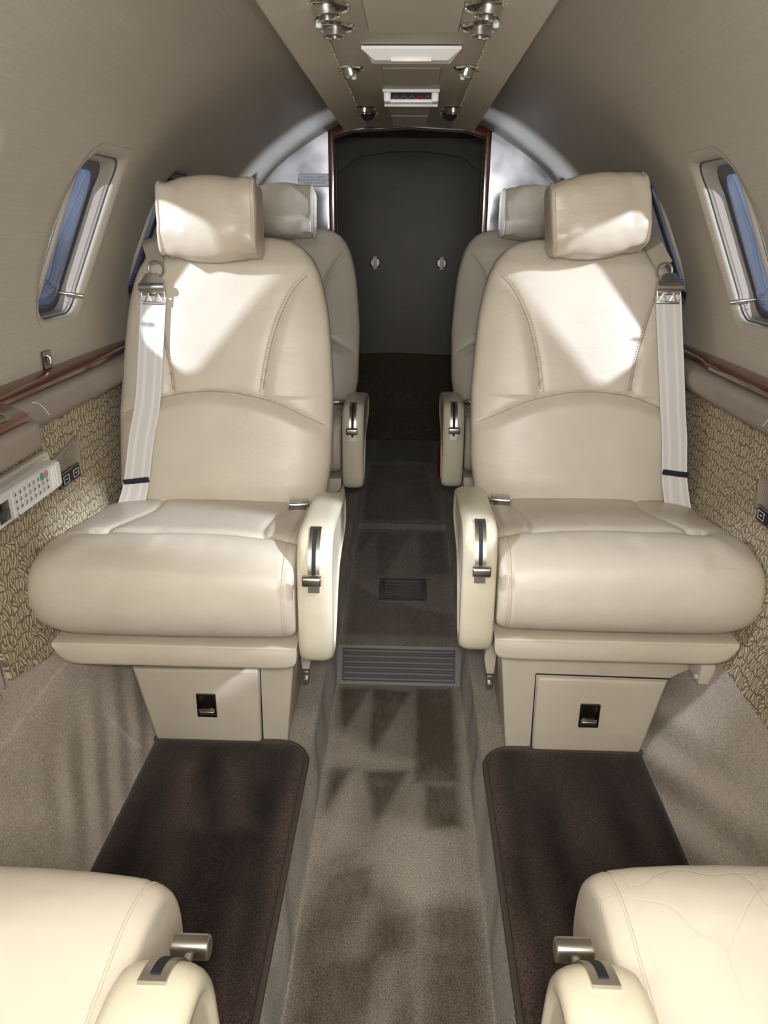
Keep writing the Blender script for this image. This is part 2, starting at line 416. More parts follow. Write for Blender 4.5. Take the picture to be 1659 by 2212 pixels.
for side, nm in ((-1, 'wall_left'), (1, 'wall_right')):
    P = PC[(PC[:, 1] > .93)]; nrm = []
    P = np.vstack([[.70, .925], P])
    P = P[P[:, 0] > .10]
    T = np.gradient(P, axis=0); T /= np.linalg.norm(T, axis=1)[:, None]
    out = P+np.stack([T[:, 1], -T[:, 0]], 1)*.02
    ring = np.vstack([P, out[::-1]])
    ys = np.linspace(YF, YB, 90)
    V, F = loft([[(side*p[0], y, p[1]) for p in ring] for y in ys])
    w = obj(nm, V, F, 'wall'); w['kind'] = 'structure'
    cuts = []
    for yc in WIN[side]:
        rr = rrect(WH, WHH, .048, 7)
        rr = rrect(WH+.012, WHH+.012, .058, 7); cv, cf = loft([[(side*x, yc+a, WZ+b) for a, b in rr] for x in (.4, .85)])
        cuts.append((cv, cf))
    cv, cf = merge(*cuts); co = obj('cutter', cv, cf, 'wall')
    md = w.modifiers.new('b', 'BOOLEAN'); md.operation = 'DIFFERENCE'; md.solver = 'EXACT'; md.object = co
    bpy.context.view_layer.update()
    me = bpy.data.meshes.new_from_object(w.evaluated_get(bpy.context.evaluated_depsgraph_get()))
    w.modifiers.clear(); w.data = me; me.set_sharp_from_angle(angle=math.radians(35))
    bpy.data.objects.remove(co, do_unlink=True)
    walls[side] = w
    # patterned lower panel
    PP = PC[(PC[:, 1] >= .405) & (PC[:, 1] < .90)]
    def panel(y0, y1, skew=0, bot=None):
        rows = []
        for (x, z) in PP[::2]:
            row = []
            for y in np.linspace(y0, y1, 30):
                b = bot(y) if bot else .41
                zz = b+(z-PP[0, 1])*(.89-b)/(.89-PP[0, 1])
                yy = y+(y1-y)/(y1-y0)*skew*(zz-.42)
                row.append((side*(xw(zz)-.004), yy, zz))
            rows.append(row)
        V, F = grid(rows)
        Vo = V.copy(); Vo[:, 0] += side*.012
        Fo = [tuple(reversed([i+len(V) for i in f])) for f in F]
        a = len(rows); b = len(rows[0]); E = []
        bd = [i for i in range(b)]+[i*b+b-1 for i in range(1, a)]+[(a-1)*b+j for j in range(b-2, -1, -1)]+[i*b for i in range(a-2, 0, -1)]
        for q in range(len(bd)):
            u, v = bd[q], bd[(q+1) % len(bd)]; E.append((v, u, u+len(V), v+len(V)))
        return np.vstack([V, Vo]), F+Fo+E
    if side < 0:
        V, F = panel(1.075, YB, 0, lambda y: .405 if y > 1.40 else .405+(1.40-y)*.24)
        obj('fabric_panel', V, F, 'pattern', w)
        V, F = panel(YF, 1.035, 0, lambda y: .47)
        obj('fabric_panel', V, F, 'pattern', w)
        gp = empty('wall_pocket_wiring', (-.68, 1.06, .45)); tag(gp, 'dark wiring gap between two patterned wall panels beside the left seat cushion', 'wiring')
        V, F = box((-.687, 1.06, .62), (.004, .09, .36)); obj('dark_backing', V, F, 'dk', gp)
        for k in range(3):
            pth = cr([(-.677+.003*k, 1.035+.012*k, .46), (-.680, 1.05+.01*k, .52), (-.682, 1.045+.012*k, .60), (-.683, 1.055, .70)], 8)
            V, F = tube(pth, .003, 6); obj('cable', V, F, 'greyplastic' if k else 'nickel', gp)
        V, F = box((-.674, 1.05, .475), (.006, .02, .012), .002); obj('clip', V, F, 'chrome', gp)
    else:
        V, F = panel(YF, YB); obj('fabric_panel', V, F, 'pattern', w)

# carpets with brushed pile marks held in a point attribute
def inpoly(X, Y, poly, soft=.012):
    poly = np.array(poly); ins = np.zeros(X.shape, bool); n = len(poly)
    for i in range(n):
        x0, y0 = poly[i]; x1, y1 = poly[(i+1) % n]
        c = ((y0 > Y) != (y1 > Y)) & (X < (x1-x0)*(Y-y0)/(y1-y0+1e-12)+x0); ins ^= c
    d = pdist(X, Y, np.vstack([poly, poly[:1]]))
    return np.clip(.5+np.where(ins, d, -d)/soft/2, 0, 1)
def smooth_noise(X, Y, fx, fy, seed):
    g = np.random.default_rng(seed).random((64, 64)); u = X*fx+17.3; v = Y*fy+11.1
    i = np.floor(u).astype(int); j = np.floor(v).astype(int); a = u-i; b = v-j; a = a*a*(3-2*a); b = b*b*(3-2*b)
    G = lambda p, q: g[p % 64, q % 64]
    return (G(i, j)*(1-a)+G(i+1, j)*a)*(1-b)+(G(i, j+1)*(1-a)+G(i+1, j+1)*a)*b
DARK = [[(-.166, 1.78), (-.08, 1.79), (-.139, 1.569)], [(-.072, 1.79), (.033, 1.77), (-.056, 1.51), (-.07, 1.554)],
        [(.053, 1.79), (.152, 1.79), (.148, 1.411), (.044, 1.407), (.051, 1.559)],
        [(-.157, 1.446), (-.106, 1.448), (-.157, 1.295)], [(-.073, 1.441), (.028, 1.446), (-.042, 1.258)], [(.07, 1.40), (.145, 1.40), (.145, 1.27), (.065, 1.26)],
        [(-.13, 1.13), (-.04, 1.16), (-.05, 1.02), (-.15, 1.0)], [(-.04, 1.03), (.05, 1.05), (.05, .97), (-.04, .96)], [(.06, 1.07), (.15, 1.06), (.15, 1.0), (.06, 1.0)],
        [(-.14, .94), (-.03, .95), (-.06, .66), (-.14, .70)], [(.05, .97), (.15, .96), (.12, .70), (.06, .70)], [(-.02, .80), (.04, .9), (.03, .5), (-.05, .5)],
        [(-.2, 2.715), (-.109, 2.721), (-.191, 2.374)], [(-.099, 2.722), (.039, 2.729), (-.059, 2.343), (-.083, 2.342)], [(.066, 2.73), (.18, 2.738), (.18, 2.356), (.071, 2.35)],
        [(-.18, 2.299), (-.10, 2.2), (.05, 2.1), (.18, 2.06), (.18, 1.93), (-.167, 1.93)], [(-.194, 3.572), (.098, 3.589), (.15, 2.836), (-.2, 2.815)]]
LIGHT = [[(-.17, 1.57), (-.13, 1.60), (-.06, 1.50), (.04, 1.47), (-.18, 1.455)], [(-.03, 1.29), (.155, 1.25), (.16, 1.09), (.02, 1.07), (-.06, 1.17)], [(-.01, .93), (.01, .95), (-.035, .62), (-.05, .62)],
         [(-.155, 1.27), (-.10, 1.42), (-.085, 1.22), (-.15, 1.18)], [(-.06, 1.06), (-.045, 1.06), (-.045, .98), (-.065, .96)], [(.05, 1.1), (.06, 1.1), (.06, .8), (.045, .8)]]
xs = np.concatenate([[-.548, -.50, -.44, -.38, -.32, -.26, -.23, -.21, -.199, -.193], [-.188, -.1845, -.1825, -.1815, -.181, -.1805, -.180, -.176, -.17], np.linspace(-.16, .16, 40), [.17, .176, .180, .1805, .181, .1815, .1825, .1845, .188], [.193, .199, .21, .23, .26, .32, .38, .44, .50, .548]])
ys = np.concatenate([np.arange(YF, .3, .03), np.arange(.3, 1.80, .006), [1.806, 1.812, 1.820, 1.83, 1.84, 1.85, 1.86, 1.868, 1.875, 1.885], np.arange(1.9, 3.64, .012), [3.64, 3.646, 3.652, 3.66, 3.75, 4.0, 4.25, 4.5, 4.6]])
def aisle_z(y):
    return float(np.interp(y, [1.812, 1.870, 2.768, 2.776, 3.64, 3.652], [0, .088, .09, .104, .104, 0]))
P = np.zeros((len(ys), len(xs), 3))
for i, y in enumerate(ys):
    az = aisle_z(y); lz = .13 if y < 1.88 else min(.155, .13+(y-1.88)*.2)
    if y > 3.0: lz = az
    wob = .004*math.sin(y*13)+.003*math.sin(y*31+1)
    for j, x in enumerate(xs):
        ax = abs(x); sg = 1 if x > 0 else -1
        if ax >= .1925: z = lz
        elif ax > .1765:
            k = {.188: .03, .1845: .12, .1825: .3, .1815: .5, .181: .68, .1805: .85, .18: .96}.get(round(ax, 4), 1); z = lz+(az-lz)*k
        else: z = az
        xx = x
        if .176 < ax < .1925:
            kk = (lz-z)/max(.01, lz-az); xx = sg*(.190-.012*kk+wob*math.sin(math.pi*min(1, kk))*(1.4))
            if y > 3.0: xx = x
        P[i, j] = (xx, y, z)
X, Y = P[..., 0], P[..., 1]
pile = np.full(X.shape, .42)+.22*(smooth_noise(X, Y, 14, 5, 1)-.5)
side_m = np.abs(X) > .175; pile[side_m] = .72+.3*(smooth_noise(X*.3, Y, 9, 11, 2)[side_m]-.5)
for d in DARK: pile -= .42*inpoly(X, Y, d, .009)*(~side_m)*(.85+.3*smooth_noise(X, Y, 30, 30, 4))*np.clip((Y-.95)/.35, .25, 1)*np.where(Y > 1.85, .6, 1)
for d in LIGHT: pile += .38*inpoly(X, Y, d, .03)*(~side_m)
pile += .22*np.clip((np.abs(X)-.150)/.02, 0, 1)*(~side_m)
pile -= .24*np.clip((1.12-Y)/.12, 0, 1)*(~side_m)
V, F = grid(P)
fl = obj('floor', V, F, 'carpet', attr=('pile', pile.ravel()), calc=False, angle=60); fl['kind'] = 'structure'

for side, nm in ((-1, 'baseboard_left'), (1, 'baseboard_right')):
    pr = cr([(.548, .128), (.556, .145), (.585, .235), (.625, .34), (.648, .405), (.658, .425), (.675, .50), (.684, .56)], 10)
    yy = np.arange(YF, YB, .02)
    G = np.array([[(side*(x+.0015*math.sin(y*23+z*30)), y, z) for x, z in pr] for y in yy])
    Yg, Zg = G[..., 1], G[..., 2]
    if side < 0: ph = (Yg*.95-Zg*.9)*2*math.pi/.105; st = np.clip(np.sin(ph)*1.5, -1, 1)*np.clip((.36-Zg)/.1, 0, 1)*np.clip((Yg-.95)/.1, 0, 1)
    else: ph = (Yg*.5+Zg*1.2)*2*math.pi/.12; st = np.clip(np.sin(ph)*1.3, -1, 1)*np.clip((.34-Zg)/.12, 0, 1)
    pile = .55+.3*st+.35*(smooth_noise(Yg, Zg, 7, 9, 5+side)-.5)
    V, F = grid(G); o = obj(nm, V, F, 'sidecarpet', attr=('pile', pile.ravel()), calc=False); o['kind'] = 'structure'

V, F = loft([[(p[0], y, p[1]) for p in [(-.13, 1.572), (-.06, 1.581), (0, 1.583), (.06, 1.581), (.13, 1.572), (.13, 1.60), (0, 1.61), (-.13, 1.60)]] for y in (YF, YB)])
o = obj('ceiling', V, F, 'wall'); o['kind'] = 'structure'

# windows
wi = 1
for side in (-1, 1):
    for yc in WIN[side]:
        root = empty('window_%d' % wi, (side*.70, yc, WZ-WHH)); root['kind'] = 'structure'; wi += 1
        L = win_loop
        V, F = loft([L(side, yc, 1, -.0010, grow=.0145), L(side, yc, 1, -.0008, grow=.010), L(side, yc, 1, .0008, grow=.0055), L(side, yc, 1, .0040, grow=.002), L(side, yc, 1, .0085), L(side, yc, 1, .0115)], True, False)
        obj('rim', V, F, 'wall', root, calc=False)
        V, F = loft([L(side, yc, 1.0, .011), L(side, yc, .985, .0145)], True, False); obj('shade_track', V, F, 'gasket', root, calc=False)
        V, F = loft([L(side, yc, .985, .014), L(side, yc, .98, .019), L(side, yc, .968, .020), L(side, yc, .960, .036), L(side, yc, .955, .040)], True, False)
        obj('reveal', V, F, 'reveal', root, calc=False)
        V, F = loft([L(side, yc, .955, .040), L(side, yc, .945, .042), L(side, yc, .86, .043), L(side, yc, .85, .047)], True, False)
        obj('gasket', V, F, 'gasket', root, calc=False)
        V, F = loft([L(side, yc, .86, .046), L(side, yc, .95, .052), L(side, yc, 1.05, .056)], True, False)
        obj('outer_rim', V, F, 'outer', root, calc=False)
        l = L(side, yc, .86, .044); l2 = L(side, yc, .86, .0455)
        V, F = loft([l, l2], True, True); obj('pane', V, F, 'glass', root)
        pz = WZ-WHH+.034; py = yc+WH-.012
        V, F = lathe((side*(xw(pz)-.012), py, pz), (side, -.15, .15), [(.0, 0), (.0035, .001), (.0045, .004), (.0045, .03), (.003, .032), (.003, .05)], 12)
        obj('shade_pin', V, F, 'nickel', root)
        for k in range(4):   # tiny printed lines near the lower far corner of the reveal
            zz = WZ-WHH+.052-.006*k; VV = []
            parts = []
            yy0 = yc+.012
            for q in range(7-k % 2):
                parts.append(box((side*(xw(zz)+.0425), yc+.040+.0042*q, zz), (.0005, .0032, .0016)))
            V, F = merge(*parts); obj('printed_line', V, F, 'ink', root, flat=True)

# wooden rails and leather ledges
for side, a, b in ((-1, 'trim_1', 'trim_3'), (1, 'trim_2', 'trim_4')):
    pr = [(.704, .958), (.690, .957), (.674, .950), (.667, .943), (.667, .936), (.674, .932), (.704, .930)]
    def bend(y): return max(0, (y-1.60))*.10 if side < 0 else max(0, min(1, (y-1.66)/.06))*.02
    yl = [YF]+list(np.arange(1.5, YB-.05, .03))
    V, F = loft([[(side*(x+bend(y)*.6), y, z) for x, z in pr] for y in yl]); o = obj(a, V, F, 'wood'); o['kind'] = 'structure'
    pr = [(.704, .934), (.676, .932), (.662, .927), (.655, .915), (.654, .900), (.658, .885), (.668, .872), (.684, .863), (.704, .858)]
    pr = list(cr(pr, 4))
    V, F = loft([[(side*x, y, z) for x, z in pr] for y in [YF]+list(np.linspace(-1.3, YB-.03, 40))]); o = obj(b, V, F, 'ledge'); o['kind'] = 'structure'
    V, F = tube([(side*.657, 1.28+.0*k, .925) if k == 0 else (side*(.657-.002*k), 1.28+.01*k, .925-.002*k*k) for k in range(5)], .0007, 5)
    obj('seam', V, F, 'palegrey', o)

# mirrored rear bulkhead with wooden door frame
bk = empty('wall_back', (0, 2.92, 0)); bk['kind'] = 'structure'
for side in (-1, 1):
    pts = [(.285, .06), (.285, 1.536)]+[tuple(p) for p in PC[::-1] if p[0] > .29 and p[1] > .14][::2]+[(.55, .06)]
    V, F = prism([(side*x, z) for x, z in pts], 1, 2.905, 2.925); obj('mirror_panel', V, F, 'mirror', bk, angle=20)
    V, F = prism([(side*x, z) for x, z in [(.265, .06), (.265, 1.50), (.262, 1.542), (.286, 1.536), (.286, .06)]], 1, 2.885, 2.93, .003); obj('door_frame', V, F, 'wood', bk)
    V, F = tube([(side*.262, 2.93, z) for z in (.1, .8, 1.5)], .0025, 8); obj('chrome_edge', V, F, 'chrome', bk)
pr = [(-.265, 1.545), (-.2, 1.562), (0, 1.572), (.2, 1.562), (.265, 1.545), (.265, 1.515), (.2, 1.535), (0, 1.546), (-.2, 1.535), (-.265, 1.515)]
V, F = prism(pr, 1, 2.875, 2.93, .002); obj('door_header', V, F, 'wood', bk)
pl_ = empty('placard', (-.34, 2.902, 1.345))
tag(pl_, 'pale rectangular notice placard with three text lines on the mirrored bulkhead', 'placard')
V, F = prism([(x-.340, z+1.379) for x, z in rrect(.056, .0215, .006)], 1, 2.898, 2.9045); obj('plate', V, F, 'placard', pl_)
lp = rrect(.0545, .020, .005); V, F = tube([(x-.340, 2.898, z+1.379) for x, z in lp], .0009, 6, True); obj('border', V, F, 'inkgrey', pl_)
for k, s in enumerate(('CLOSE ALL CABINET', 'DOORS & DRAWERS DURING', 'TAKEOFF & LANDING')):
    text('lettering', s, .0088, 'inkgrey', pl_, (-.340, 2.8975, 1.3885-.0095*k), (1, 0, 0), (0, 0, 1))

# vestibule beyond the door
ds = empty('door_1', (0, 4.5, 0)); ds['kind'] = 'structure'
hw = .46
pts = [(-hw, .45), (-hw, 1.44), (-.40, 1.50), (-.28, 1.585), (-.1, 1.61), (.1, 1.61), (.28, 1.585), (.40, 1.50), (hw, 1.44), (hw, .45)]
V, F = prism(pts, 1, 4.46, 4.52, .008); obj('door_panel', V, F, 'doorgrey', ds)
V, F = prism([(-.50, 0), (-.50, .515), (-.05, .53), (.5, .51), (.5, 0)], 1, 4.42, 4.50, .012)
Vc = np.array(V); o = obj('carpeted_lower_panel', V, F, 'carpet', ds, attr=('pile', -.25+.3*smooth_noise(Vc[:, 0], Vc[:, 2], 20, 2, 8)))
for x in (-.19, .19):
    pc = empty('door_catch', (x, 4.455, 1.02)) 
    pc.location = (x, 4.458, 1.0)
    tag(pc, 'small white catch on a round base, %s of two on the dark rear door' % ('left' if x < 0 else 'right'), 'catch', 'white catches on the rear door')
    V, F = lathe((x, 4.46, 1.035), (0, -1, 0), [(.030, 0), (.030, .004), (.026, .006), (.024, .006)], 24); obj('base_plate', V, F, 'nickel_dark', pc)
    V, F = prism([(x+a*.6, 1.035+b) for a, b in crc([(-.018, -.032), (.018, -.032), (.015, 0), (.018, .032), (-.018, .032), (-.015, 0)], 4)], 1, 4.443, 4.456, .001); obj('catch_body', V, F, 'white', pc)
    for dz in (-.02, .018):
        V, F = lathe((x, 4.444, 1.035+dz), (0, -1, 0), [(.005, 0), (.004, .002)], 10); obj('screw', V, F, 'nickel_dark', pc)
V, F = box((-.325, 4.40, .55), (.012, .02, .62), .002); g = obj('door_gap_strip', V, F, 'dk', ds)  # black strip standing in for the shaded gap at the panel edge
for side, nm in ((-1, 'wall_rear_left'), (1, 'wall_rear_right')):
    V, F = box((side*.52, 3.74, .85), (.03, 1.62, 1.70)); o = obj(nm, V, F, 'doorgrey'); o['kind'] = 'structure'
V, F = box((0, 3.74, 1.70), (1.08, 1.62, .03)); o = obj('ceiling_rear', V, F, 'doorgrey'); o['kind'] = 'structure'
V, F = box((0, 4.56, .85), (1.08, .03, 1.72)); o = obj('wall_rear_end', V, F, 'doorgrey'); o['kind'] = 'structure'
for side in (-1, 1):
    V, F = box((side*.50, 3.74, -.03), (.62, 1.62, .05)); 
V, F = box((0, 3.7, -.03), (1.08, 1.75, .04)); o = obj('floor_rear', V, F, 'carpet', attr=('pile', np.full(8, .1))); o['kind'] = 'structure'
V, F = lathe((.185, 3.40, .105), (0, 0, 1), [(.0, 0), (.022, .0), (.025, .004), (.025, .14), (.018, .155), (.008, .162), (0, .163)], 20)
o = obj('fire_extinguisher', V, F, 'red'); tag(o, 'glossy red cylinder just showing behind the right rear armrest', 'extinguisher')

# plastic step plate and floor vent
st = empty('step_plate', (0, 1.80, 0)); tag(st, 'wide grey ribbed plastic kick plate across the aisle step', 'kick plate')
n = np.array([0, -.835, .55]); a0 = np.array([0, 1.803, .0]); a1 = np.array([0, 1.862, .090]); up = (a1-a0)/np.linalg.norm(a1-a0); nn = np.array([0, -up[2], up[1]])
LN = np.linalg.norm(a1-a0)
def onst(x, t, h): return a0+up*t*LN+nn*h+np.array([x, 0, 0])
def slab(x0, x1, t0, t1, h0, h1):
    V = [onst(x, t, h) for x in (x0, x1) for t in (t0, t1) for h in (h0, h1)]
    return V, [(0, 1, 3, 2), (4, 6, 7, 5), (0, 4, 5, 1), (2, 3, 7, 6), (0, 2, 6, 4), (1, 5, 7, 3)]
V, F = slab(-.176, .176, 0, 1.02, -.004, .003); obj('plate', V, F, 'greyplastic', st, flat=True)
for k in range(6):
    t = .10+.145*k
    V = []; rings = []
    for x in (-.162, -.158, .158, .162):
        s = .4 if abs(x) > .16 else 1
        rings.append([onst(x, t, .003), onst(x, t+.02, .003+.0065*s), onst(x, t+.075, .003+.0055*s), onst(x, t+.12, .003)])
    V, F = loft(rings); obj('rib', V, F, 'greyplastic', st, angle=30)
    V, F = slab(-.160, .160, t-.018, t+.002, .0032, .0036); obj('groove', V, F, 'greydark', st, flat=True)

fv = empty('floor_vent', (.007, 2.215, .089)); tag(fv, 'small grey louvred vent set in the aisle carpet', 'vent')
zc = .092
def ring_rect(cx, cy, w, h, t, z0, z1):
    return merge(box((cx, cy+h/2-t/2, (z0+z1)/2), (w, t, z1-z0), .002), box((cx, cy-h/2+t/2, (z0+z1)/2), (w, t, z1-z0), .002), box((cx-w/2+t/2, cy, (z0+z1)/2), (t, h-2*t, z1-z0), .002), box((cx+w/2-t/2, cy, (z0+z1)/2), (t, h-2*t, z1-z0), .002))
V, F = ring_rect(.007, 2.215, .158, .165, .020, .089, .097); obj('vent_frame', V, F, 'greyplastic', fv)
V, F = box((.007, 2.215, .0905), (.120, .127, .002)); obj('dark_well', V, F, 'greydark', fv)
for k in range(8):
    y = 2.215-.056+.016*k
    V, F = box((.007, y, .0945), (.120, .0075, .003), .0008, 1, Matrix.Rotation(.3, 4, 'X')); obj('slat', V, F, 'greyplastic', fv)

# floor mats
for side, lab in ((-1, 'left'), (1, 'right')):
    poly = [(.196, .02), (.196, 1.30), (.200, 1.335), (.215, 1.355), (.240, 1.362), (.548, 1.362), (.540, .02)]
    o = empty('floor_mat', (side*.37, .7, .13)); tag(o, 'dark brown plush footwell mat with bound edge, on the %s of the aisle' % lab, 'mat', 'footwell mats')
    # grid top with pile marks
    nx, ny = 40, 110; G = np.zeros((ny, nx, 3))
    for i, y in enumerate(np.concatenate([np.linspace(.02, 1.29, ny-24), np.linspace(1.295, 1.362, 24)])):
        q = max(0, y-1.297); xi = .196+.065-math.sqrt(max(0, .0651**2-q*q))
        for j, t in enumerate(np.linspace(0, 1, nx)):
            e = min(t*nx, (nx-1-t*(nx-1)), (ny-1-i)*.35)
            G[i, j] = (side*(xi+(.544-xi)*t), y, .131+.014*min(1, .25+e/1.6))
    X, Y = np.abs(G[..., 0]), G[..., 1]
    pile = .15+.5*(smooth_noise(X, Y, 22, 7, 20+side)-.5)
    if side < 0:
        for d in [[(.454, 1.273), (.43, 1.274), (.362, 1.093), (.428, 1.09)], [(.347, 1.263), (.333, 1.263), (.256, 1.098), (.327, 1.095)], [(.27, .93), (.25, .93), (.215, .70), (.27, .70)]]: pile += .4*inpoly(X, Y, d, .02)
    pile += .5*np.clip((.235-X)/.03, 0, 1)+.3*np.clip((Y-1.33)/.03, 0, 1)
    V, F = grid(G); obj('pile', V, F, 'mat', o, attr=('pile', pile.ravel()), calc=False)
    path = cr([(side*x, y, .138) for x, y in [(.193, .02), (.193, .6), (.193, 1.20), (.193, 1.297), (.198, 1.322), (.2125, 1.3445), (.235, 1.3595), (.261, 1.3645), (.31, 1.3645), (.45, 1.3645), (.546, 1.3645)]], 8)
    V, F = tube(path, .006, 8); obj('binding', V, F, 'matedge', o)

# ------------------------------------------------------------------ seats
ARC = cr([(.150, .770), (.164, .779), (.225, .812), (.30, .845), (.38, .863), (.42, .866), (.46, .866), (.53, .857), (.60, .832), (.66, .805), (.69, .79)], 6)
SIN = cr([(.185, 1.142), (.200, 1.134), (.247, 1.095), (.283, 1.03), (.306, .955), (.319, .885), (.322, .853)], 6)
SOUT = cr([(.63, 1.155), (.612, 1.13), (.575, 1.06), (.553, .985), (.537, .917), (.530, .86)], 6)
IN_ = np.array([(.54, .19), (.62, .178), (.70, .166), (.86, .163), (.96, .170), (1.03, .177), (1.08, .187), (1.12, .199), (1.15, .214), (1.175, .238), (1.188, .262), (1.196, .295), (1.199, .345)])
OUT_ = np.array([(.54, .655), (.653, .672), (.808, .671), (.93, .660), (1.02, .649), (1.06, .642), (1.10, .631), (1.13, .618), (1.155, .600), (1.175, .577), (1.188, .552), (1.196, .515), (1.199, .460)])
def sstep(x): x = np.clip(x, 0, 1); return x*x*(3-2*x)
def back_surface(lx, z, m=.27):
    i = np.interp(z, IN_[:, 0], IN_[:, 1]); o = np.interp(z, OUT_[:, 0], OUT_[:, 1])
    c = (i+o)/2; w = (o-i)/2; s = np.clip(np.abs((lx-c)/w), 0, 1)
    h = .062*np.sqrt(np.clip((1.2015-z)/.06, 0, 1))**1.0
    yc = m*(z-.6)+.062
    return yc - h*(1-s**2.8)**(1/2.8)
def make_seat(side, Y0, z_off, label, group, facing=1, ped_dy=0, arm_dy=0, arm_dx=0, beam=0, m=.27, belt=0, pillow=(0, 0, 1.232), creased=True, full=True, cush_dx=0):
    def T(V):
        V = np.array(V, float).reshape(-1, 3); return np.stack([side*V[:, 0], Y0+facing*V[:, 1], V[:, 2]+z_off], 1)
    root = empty('cabin_seat', (side*.42, Y0+facing*(-.2), .13+z_off)); tag(root, label, 'seat', group)
    # ---- backrest
    zs = np.concatenate([np.linspace(.55, 1.15, 124), np.linspace(1.154, 1.194, 14), [1.1965, 1.1985, 1.1998]])
    rings = []
    nf = 118
    for z in zs:
        i = np.interp(z, IN_[:, 0], IN_[:, 1]); o = np.interp(z, OUT_[:, 0], OUT_[:, 1]); c = (i+o)/2; w = (o-i)/2
        h = .062*math.sqrt(max(.02, min(1, (1.2015-z)/.06))); yc = m*(z-.6)+.062
        u = np.linspace(-1, 1, nf); s = np.sin(u*math.pi/2)*.55+u*.45
        yf = yc-h*(1-np.abs(s)**2.8)**(1/2.8)
        lx = c+w*s; zz = np.full(nf, z)
        fade = np.clip((1.18-z)/.05, 0, 1)*(1-np.abs(s)**8)
        g = np.zeros(nf)
        for pol, dep in ((ARC, .0060), (SIN, .0050), (SOUT, .0050)):
            d = pdist(lx, zz, pol); g += dep*np.exp(-(d/.0035)**2)+dep*.55*np.exp(-(d/.013)**2)
        arcz = np.interp(lx, ARC[:, 0], ARC[:, 1])
        pad = sstep((arcz-zz)/.03)*sstep((zz-.58)/.09)
        g -= .012*pad
        sx = np.interp(z, SIN[::-1, 1], SIN[::-1, 0]); so = np.interp(z, SOUT[::-1, 1], SOUT[::-1, 0])
        if z > .855: g -= .005*(sstep((sx-lx)/.03)+sstep((lx-so)/.03))*(1-np.abs(s)**3)
        yf = yf+g*fade
        u2 = np.linspace(1, -1, 34)[1:-1]; s2 = np.sin(u2*math.pi/2)
        yb = yc+h*(1-np.abs(s2)**3.4)**(1/3.4)
        rings.append(np.concatenate([np.stack([lx, yf, zz], 1), np.stack([c+w*s2, yb, np.full(32, z)], 1)]))
    V, F = loft(rings); back = obj('backrest', T(V), F, 'leather', root, angle=70)
    parts = []
    for pol, off in ((SIN, .0065), (SOUT, -.0065)):
        L = 0; P_ = [pol[0]]
        for k in range(len(pol)-1):
            seg = pol[k+1]-pol[k]; n_ = max(1, int(np.linalg.norm(seg)/.0045))
            for q in range(1, n_+1): P_.append(pol[k]+seg*q/n_)
        P_ = np.array(P_)
        for k in range(9, len(P_)-2):
            t = P_[k+1]-P_[k-1]; t /= np.linalg.norm(t)+1e-9; nv = np.array([t[1], -t[0]])*off
            p = P_[k]-nv*1.0
            y = float(back_surface(p[0], p[1], m))+.0012
            if p[1] > .856+.01: parts.append(box((p[0], y, p[1]), (.0009, .0020, .0026), 0, 1, Matrix.Rotation(math.atan2(t[0], t[1]), 4, 'Y')))
    V, F = merge(*parts); o = obj('stitching', T(V), F, 'seamdark', back, flat=True); o['kind'] = 'stuff'
    for pol in (SIN, SOUT, ARC):
        q = pol[(pol[:, 0] > .17) & (pol[:, 0] < .668)]
        if pol is not ARC: q = q[(q[:, 1] > .868) & (q[:, 1] < 1.122)]
        pts = []
        for a, b_ in q:
            az_ = float(np.interp(a, ARC[:, 0], ARC[:, 1])); dd = .0060+.0033 if pol is ARC else .0050+.00275
            pts.append((a, float(back_surface(a, b_, m))+dd*.8-(.003 if pol is ARC else .002), b_))
        V, F = tube(pts, .0011, 6); obj('seam', T(V), F, 'seamline', back)
    # ---- cushion
    prof = crc([(.04, .515), (-.15, .492), (-.30, .486), (-.365, .490), (-.405, .515), (-.420, .56), (-.412, .61), (-.388, .643), (-.345, .662), (-.29, .662), (-.20, .648), (-.08, .628), (.03, .615), (.06, .57)], 9)
    cen = np.array([-.18, .575]); x0, x1 = .190+cush_dx, .689+max(0, cush_dx)*.5
    tt = np.concatenate([np.linspace(0, .012, 4), np.linspace(.018, .07, 9), np.linspace(.08, .80, 74), np.linspace(.81, .97, 22), np.linspace(.975, 1, 8)])
    rings = []
    for t in tt:
        x = x0+(x1-x0)*t
        a = 1-max(0, (.055-t)/.055); b = 1-max(0, (t-.80)/.20)
        sc_in = .86+.14*(1-(1-min(1, a))**2.2)**(1/2.2); sc_out = .62+.38*(1-(1-min(1, b))**2.3)**(1/2.3)
        sc = min(sc_in, 1)*min(sc_out, 1); sy = 1-(1-sc)*.38; 
        R_ = np.stack([np.full(len(prof), x), cen[0]+(prof[:, 0]-cen[0])*sy, cen[1]+(prof[:, 1]-cen[1])*sc], 1)
        rings.append(R_)
    A = np.array(rings); X = A[..., 0]; Yl = A[..., 1]; Z = A[..., 2]
    crown = .010*np.sin(np.pi*np.clip((X-x0)/(x1-x0), 0, 1))**.8
    top = np.clip((Z-.58)/.05, 0, 1); fr = np.clip((-.36-Yl)/.04, 0, 1)
    Z += crown*top; Yl -= crown*.9*fr
    s1 = cr([(.20, -.300), (.26, -.292), (.36, -.287), (.50, -.287), (.60, -.275), (.675, -.235)], 5)
    s2 = cr([(.262, -.292), (.272, -.22), (.268, -.10), (.245, .03)], 5); s3 = cr([(.575, -.285), (.560, -.20), (.545, -.08), (.555, .03)], 5)
    for pol, dep, wd in (((s1, .007, .006), (s2, .005, .005), (s3, .005, .005)) if facing > 0 else ()):
        d = pdist(X, Yl, pol); Z -= (dep*np.exp(-(d/wd)**2)+dep*.5*np.exp(-(d/.02)**2))*top*(Yl > -.36)
